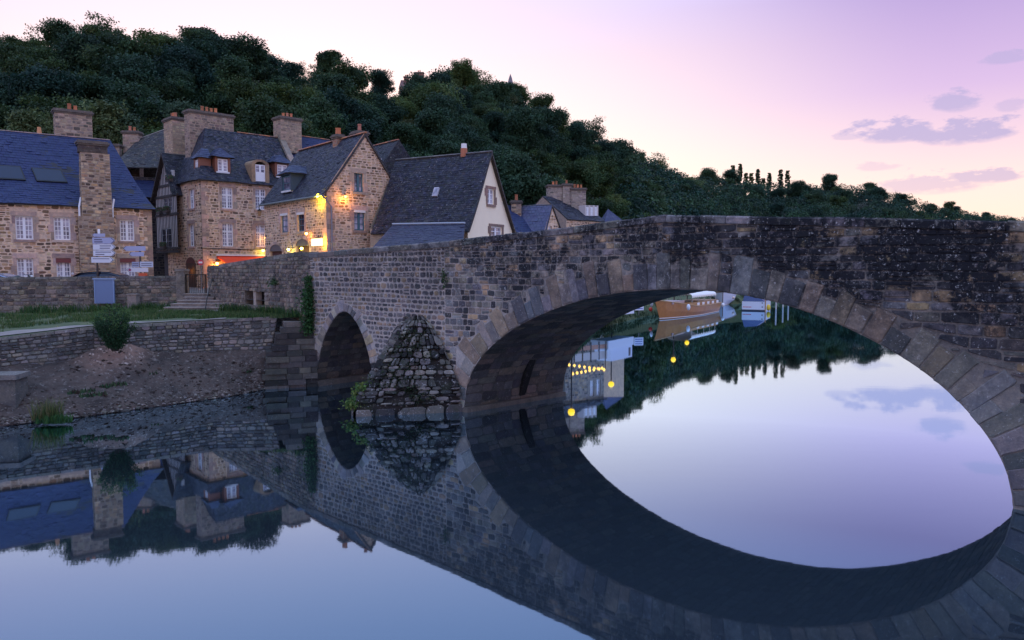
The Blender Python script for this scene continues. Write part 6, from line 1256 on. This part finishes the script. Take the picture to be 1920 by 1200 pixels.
# ================================================================== boats beyond the arch
def hull(t_, bow, stern, beam, hb, hs, col, trim, name='hull', rake=.9, draft=.35, n=14, mat='hullwood', tr=.75, sec=(.25, .78, .93, 1.0)):
    ax = (stern - bow); L = ax.length; ax.normalize(); sd_ = Vector((ax.y, -ax.x, 0)); m_ = MB(); rows = []; gun = []
    for i in range(n + 1):
        s = i / n; w = beam / 2 * (math.sin(min(1, s * 1.75) * math.pi / 2) ** .8) * (1 if s < .6 else lerp(1, tr, (s - .6) / .4)); h = lerp(hb, hs, min(1, s * 2.4)) ; w = max(w, .02)
        rk = rake * (1 - s) ** 3; row = []
        for k, z in zip(sec, (-draft, 0.0, h * .45, h)): row.append((k, z))
        q = []
        for sgn in (-1, 1):
            for k, z in row: q.append(bow + ax * (s * L - rk * (z / hb)) + sd_ * sgn * w * (k if s > .02 else k * .4) + Vector((0, 0, z)))
        rows.append(q)
    vs = [p for q in rows for p in q]; fs = []
    for i in range(n):
        for sgn in (0, 1):
            for k in range(3): a = i * 8 + sgn * 4 + k; fs.append((a, a + 8, a + 9, a + 1))
        fs.append((i * 8, i * 8 + 8, i * 8 + 12, i * 8 + 4)); fs.append((i * 8 + 3, i * 8 + 11, i * 8 + 15, i * 8 + 7))
    e = n * 8; fs.append((e, e + 1, e + 2, e + 3, e + 7, e + 6, e + 5, e + 4)); fs.append((0, 4, 5, 6, 7, 3, 2, 1)); m_.add(vs, fs, col); m_.build(name, M[mat], t_)
    m_ = MB()
    for sgn in (0, 4): m_.tube([rows[i][sgn + 3] + Vector((0, 0, .03)) for i in range(n + 1)], .06, 6, trim); 
    m_.build('gunwale', M['paint'], t_); m_ = MB()
    for sgn in (0, 4): m_.tube([lerp(rows[i][sgn + 1], rows[i][sgn + 2], .12) for i in range(n + 1)], .045, 6, (.7, .68, .64))
    m_.build('waterline_stripe', M['paint'], t_); return rows, ax, sd_
M['hullwood'] = plain('varnished_wood', None, .3, 0, .3, 3); M['hullpaint'] = plain('hull_paint', None, .3, 0, .06, 3)
bow, st_ = at_z(1237, 599, 0), at_z(1331, 583.5, 0); wb = thing('wooden_boat', 'varnished wooden passenger boat with white scalloped awning under the arch', 'boat', (bow + st_) / 2); rows, ax, sd_ = hull(wb, bow, st_, 3.4, 1.85, 1.0, (.42, .165, .03), (.42, .24, .09), rake=1.3); L = (st_ - bow).length
def bp_(s, w, z): return bow + ax * (s * L) + sd_ * w + Vector((0, 0, z))
def bbox(m_, s0, s1, w0, w1, z0, z1, col): m_.hexa([bp_(s0, w0, z0), bp_(s1, w0, z0), bp_(s1, w1, z0), bp_(s0, w1, z0), bp_(s0, w0, z1), bp_(s1, w0, z1), bp_(s1, w1, z1), bp_(s0, w1, z1)], col)
m_ = MB(); bbox(m_, .30, .92, -1.25, 1.25, .9, 1.42, (.33, .15, .04)); m_.build('cabin', M['hullwood'], wb); m_ = MB(); bbox(m_, .08, .3, -.8, .8, 1.4, 1.66, (.40, .30, .30)); m_.build('foredeck_hatch', M['paint'], wb)
for sgn in (-1.27, 1.27):
    for i in range(5): m_ = MB(); s = .46 + i * .105; bbox(m_, s, s + .05, sgn - .01, sgn + .01, 1.05, 1.33, (.8, .8, .8)); m_.build('cabin_window', M['paint'], wb)
m_ = MB(); n = 12
for i in range(n):      # awning: arched canvas with scalloped edge
    a0, a1 = math.pi * i / n, math.pi * (i + 1) / n
    for s0, s1 in ((.34, .62), (.62, .86)): m_.quad(bp_(s0, math.cos(a0) * 1.35, 2.05 + math.sin(a0) * .42), bp_(s1, math.cos(a0) * 1.35, 2.05 + math.sin(a0) * .42), bp_(s1, math.cos(a1) * 1.35, 2.05 + math.sin(a1) * .42), bp_(s0, math.cos(a1) * 1.35, 2.05 + math.sin(a1) * .42), (.82, .80, .74))
aw = m_.build('awning', M['paint'], wb); m_ = MB()
for sgn in (-1.35, 1.35):
    for i in range(14): s0, s1 = .34 + i * .0371, .34 + (i + 1) * .0371; m_.add([bp_(s0, sgn, 2.05), bp_(s1, sgn, 2.05), bp_(s1, sgn, 1.94), bp_((s0 + s1) / 2, sgn, 1.86), bp_(s0, sgn, 1.94)], [(0, 1, 2, 3, 4)], (.80, .72, .6))
m_.build('scalloped_edge', M['paint'], aw)
for s in (.35, .47, .6, .73, .85):
    for w in (-1.3, 1.3): m_ = MB(); m_.tube([bp_(s, w, 1.4), bp_(s, w, 2.1)], .03, 6, (.5, .45, .4)); m_.build('awning_post', M['paint'], wb)
def fender(t_, p, r_, col, k=1.6): m_ = MB(); m_.lathe(p.x, p.y, [(.02, p.z - r_ * k), (r_ * .7, p.z - r_ * k * .7), (r_, p.z), (r_ * .7, p.z + r_ * k * .7), (.02, p.z + r_ * k)], 10, col); m_.build('fender', M['hullpaint'], t_, smooth=True)
sgn = -1 if sd_.y > 0 else 1
fender(wb, bp_(.22, sgn * 1.62, 1.05), .2, (.72, .76, .80)); fender(wb, at_y(1220, 580, 71), .2, (.6, .05, .03), 1.1); fender(wb, at_y(1222, 570, 71.2), .16, (.7, .7, .72), 1.8); fender(wb, bp_(.99, sgn * 1.5, .75), .22, (.75, .75, .75), 1.1)
bow, st_ = at_z(1355, 573, 0), at_z(1352, 565, 0); bow.z = st_.z = 0; st_ = bow + (st_ - bow).normalized() * 7; wt = thing('white_boat', 'white open boat lying bow towards us beside the wooden boat', 'boat', bow); rows, ax, sd_ = hull(wt, bow, st_, 3.7, 1.75, 1.35, (.62, .62, .68), (.22, .12, .07), rake=.5, mat='hullpaint', sec=(.1, .42, .84, 1.0)); L = 7
m_ = MB(); m_.tube([bow + Vector((0, 0, -.1)), bow - ax * .5 + Vector((0, 0, 1.9))], .05, 6, (.15, .08, .05)); m_.build('stem_post', M['paint'], wt); fender(wt, bow - Vector((1.75, -.6, -.55)), .3, (.78, .78, .76), 1.0); fender(wt, bow + Vector((1.55, .6, 1.0)), .2, (.7, .55, .45), 1.0)
a, b = at_z(1391, 582.3, 0), at_z(1434, 583.4, 0); wk = thing('work_boat', 'white flat sided work boat with red lettering and dark blue canopy', 'boat', (a + b) / 2); f_ = Fr(a, b); m_ = MB(); f_.box(m_, 0, f_.L, -.2, 1.05, -4.5, 0, (.66, .67, .72)); m_.build('hull', M['hullpaint'], wk); m_ = MB(); f_.box(m_, 0, f_.L, -.21, .14, .001, .02, (.03, .04, .06)); m_.build('boot_stripe', M['paint'], wk)
m_ = MB(); m_.hexa([f_.pt(.05, 1.06, -.1), f_.pt(f_.L - .05, 1.06, -.1), f_.pt(f_.L - .05, 1.06, -4), f_.pt(.05, 1.06, -4), f_.pt(.15, 1.95, -.9), f_.pt(f_.L * .6, 1.8, -.9), f_.pt(f_.L * .6, 1.8, -3.5), f_.pt(.15, 1.95, -3.5)], (.02, .035, .12)); m_.build('canopy', M['paint'], wk)
m_ = MB(); m_.tube([f_.pt(f_.L + .06, -.3, .05), f_.pt(f_.L + .06, 1.3, .05)], .06, 8, (.4, .22, .1)); m_.build('mooring_post', M['wood'], wk)
m_ = MB()
for i in range(6): f_.box(m_, .1 + i * .16, .22 + i * .16, .38, .47, .001, .006, (.55, .05, .06))
m_.build('red_marking', M['paint'], wk)
for k in (.4, .85): m_ = MB(); f_.box(m_, f_.L - .35, f_.L - .22, k, k + .12, .001, .02, (.05, .05, .06)); m_.build('bolt', M['paint'], wk)
by = thing('yellow_buoy', 'small yellow mooring buoy right of the work boat', 'buoy', at_z(1441, 583, 0)); q = at_y(1441, 576, 84); m_ = MB(); m_.lathe(q.x, q.y, [(.03, q.z - .4), (.2, q.z - .25), (.23, q.z), (.15, q.z + .25), (.03, q.z + .32)], 10, (.75, .50, .03)); m_.build('float', M['hullpaint'], by, smooth=True)
for i, (x, D) in enumerate(((1455, 88), (1468, 92), (1478, 96))): m_ = MB(); q = at_z(x, 500 + 7000 / D, 0); m_.tube([vec(q, -.5), vec(q, 1.9)], .09, 8, (.5, .47, .44)); m_.build('mooring_post', M['wood'], label='pale mooring post standing in the water, %s from the work boat' % ('first', 'second', 'third')[i], cat='post', group='mooring posts')
# ================================================================== low quay, hidden by the bridge but mirrored in the river
def globe(label, x, yr, D):
    y = 1000 + 14000 / D - yr; p = at_y(x, y, D); t_ = thing('globe_lamp', label, 'lamp', vec(p, 1.0), 'globe lamps on the low quay'); m_ = MB(); m_.tube([vec(p, .6), p - Vector((0, 0, .2))], .05, 8, (.04, .04, .045)); m_.build('post', M['metal'], t_); m_ = MB(); m_.lathe(p.x, p.y, [(.02, p.z - .26), (.2, p.z - .16), (.27, p.z), (.2, p.z + .18), (.02, p.z + .27)], 12); m_.build('globe', emis('globe_glow', (1, .50, .02), 1.0), t_, smooth=True)
globe('yellow globe lamp mirrored just below the wooden boat', 1265, 675, 76); globe('yellow globe lamp mirrored right below the boat awning', 1290, 643, 86); globe('yellow globe lamp mirrored below the white kiosk', 1148, 722, 63); globe('yellow globe lamp mirrored beside the arch foot', 1073, 775, 53)
def mir(x, yr, D): return at_y(x, 1000 + 14000 / D - yr, D)
ks = thing('white_kiosk', 'small white ticket kiosk on the low quay, seen mirrored through the arch', 'kiosk', vec(mir(1165, 640, 62), 1.0)); a, b = mir(1141, 640, 60), mir(1189, 640, 64); f_ = Fr(a, b); m_ = MB(); f_.box(m_, 0, f_.L, 1.0, 1.7, -1.6, 0, (.66, .66, .72)); m_.build('counter', M['paint'], ks); m_ = MB(); m_.hexa([f_.pt(.4, 1.701, -.1), f_.pt(f_.L - .1, 1.701, -.1), f_.pt(f_.L - .1, 1.701, -1.5), f_.pt(.4, 1.701, -1.5), f_.pt(.9, 2.75, -.1), f_.pt(f_.L - .1, 2.75, -.1), f_.pt(f_.L - .1, 2.75, -1.5), f_.pt(.9, 2.75, -1.5)], (.62, .62, .70)); m_.build('cabin', M['paint'], ks); m_ = MB(); f_.box(m_, f_.L - .8, f_.L - .45, 1.9, 2.6, -.099, -.08, (.05, .05, .07)); m_.build('cabin_window', M['paint'], ks)
bd_ = thing('white_notice_sign', 'white notice sign with blue lines beside the kiosk', 'sign', vec(mir(1199, 640, 65), 1.0)); a, b = mir(1190, 640, 65), mir(1207, 640, 65.2); f_ = Fr(a, b); m_ = MB(); z = mir(1199, 641, 65).z; f_.box(m_, 0, f_.L, z - .35, z + .35, -.04, 0, (.75, .75, .80)); m_.build('panel', M['paint'], bd_); m_ = MB()
for k in (-.2, 0, .2): f_.box(m_, .08, f_.L - .08, z + k - .04, z + k + .04, .001, .006, (.10, .14, .40))
m_.build('printed_lines', M['paint'], bd_); m_ = MB(); m_.tube([f_.pt(f_.L / 2, .8, -.06), f_.pt(f_.L / 2, z, -.06)], .04, 6, (.2, .2, .2)); m_.build('post', M['metal'], bd_)
for i in range(4):
    x = 1078 + i * 15.5; D = 57 + i * .6; a, b = mir(x, 655, D), mir(x + 13.5, 655, D + .5); f_ = Fr(a, b); t_ = thing('terrace_screen', 'canvas screen of the quay terrace, %s along the row' % ('first', 'second', 'third', 'last')[i], 'screen', vec(a, 1.0), 'terrace screens on the low quay'); m_ = MB(); f_.box(m_, 0, f_.L, 1.15, 1.5, -.02, .02, (.50, .24, .16)); m_.build('canvas', M['paint'], t_); m_ = MB(); f_.box(m_, 0, f_.L, 1.7, 2.3, -.02, .02, (.60, .50, .45)); m_.build('upper_panel', M['paint'], t_)
    for u in (0, f_.L): m_ = MB(); m_.tube([f_.pt(u, .9), f_.pt(u, 2.35)], .03, 6, (.05, .05, .05)); m_.build('post', M['metal'], t_)
sl = thing('string_lights', 'string of warm orange bulbs over the quay terrace, seen mirrored', 'lights', vec(mir(1100, 690, 58.5), 1.0)); BG = emis('string_bulb_glow', (1, .45, .08), 1.6); m_ = MB()
for row, (xa, ya, xb, yb) in enumerate(((1068, 688, 1134, 697), (1075, 705, 1130, 694))):
    pa_, pb_ = mir(xa, ya, 58), mir(xb, yb, 60); m_.tube([pa_, lerp(pa_, pb_, .5) - Vector((0, 0, .1)), pb_], .015, 5, (.03, .03, .03))
    for i in range(8): q = lerp(pa_, pb_, i / 7) - Vector((0, 0, .12)); m2 = MB(); m2.lathe(q.x, q.y, [(.01, q.z - .13), (.09, q.z - .06), (.11, q.z), (.05, q.z + .1), (.02, q.z + .12)], 8); m2.build('bulb', BG, sl, smooth=True)
m_.build('cable', M['paint'], sl)
for xa in (1066, 1136): m_ = MB(); q = mir(xa, 690, 59); m_.tube([vec(q, .9), q + Vector((0, 0, .1))], .04, 6, (.05, .05, .05)); m_.build('pole', M['metal'], sl)
rs = thing('quay_restaurant', 'low stone restaurant behind the string lights, seen mirrored', 'building', vec(mir(1105, 720, 66), 1.0)); a, b = mir(1060, 700, 64), mir(1134, 700, 67); f_ = Fr(a, b); ops = [f_.rect(x, 1212 - 745, x + 8, 1212 - 715) for x in (1108, 1120)]; zt = mir(1105, 755, 66).z
wall(rs, f_, 1.0, zt, ops, cols=GREY, mort=(.3, .29, .28)); bk_ = -f_.n * 5; blank(rs, b, b + bk_, 1, zt, (.10, .10, .10)); blank(rs, a, a + bk_, 1, zt, (.25, .24, .24)); roof(rs, slope(f_.pt(-.2, zt - .05, .3), f_.pt(f_.L + .2, zt - .05, .3), f_.pt(f_.L + .2, zt + .9, -2.5), f_.pt(-.2, zt + .9, -2.5)), OLD, 'slate', (.35, .28), seed=150)
for o in ops: window(rs, f_, o, 1, 3)
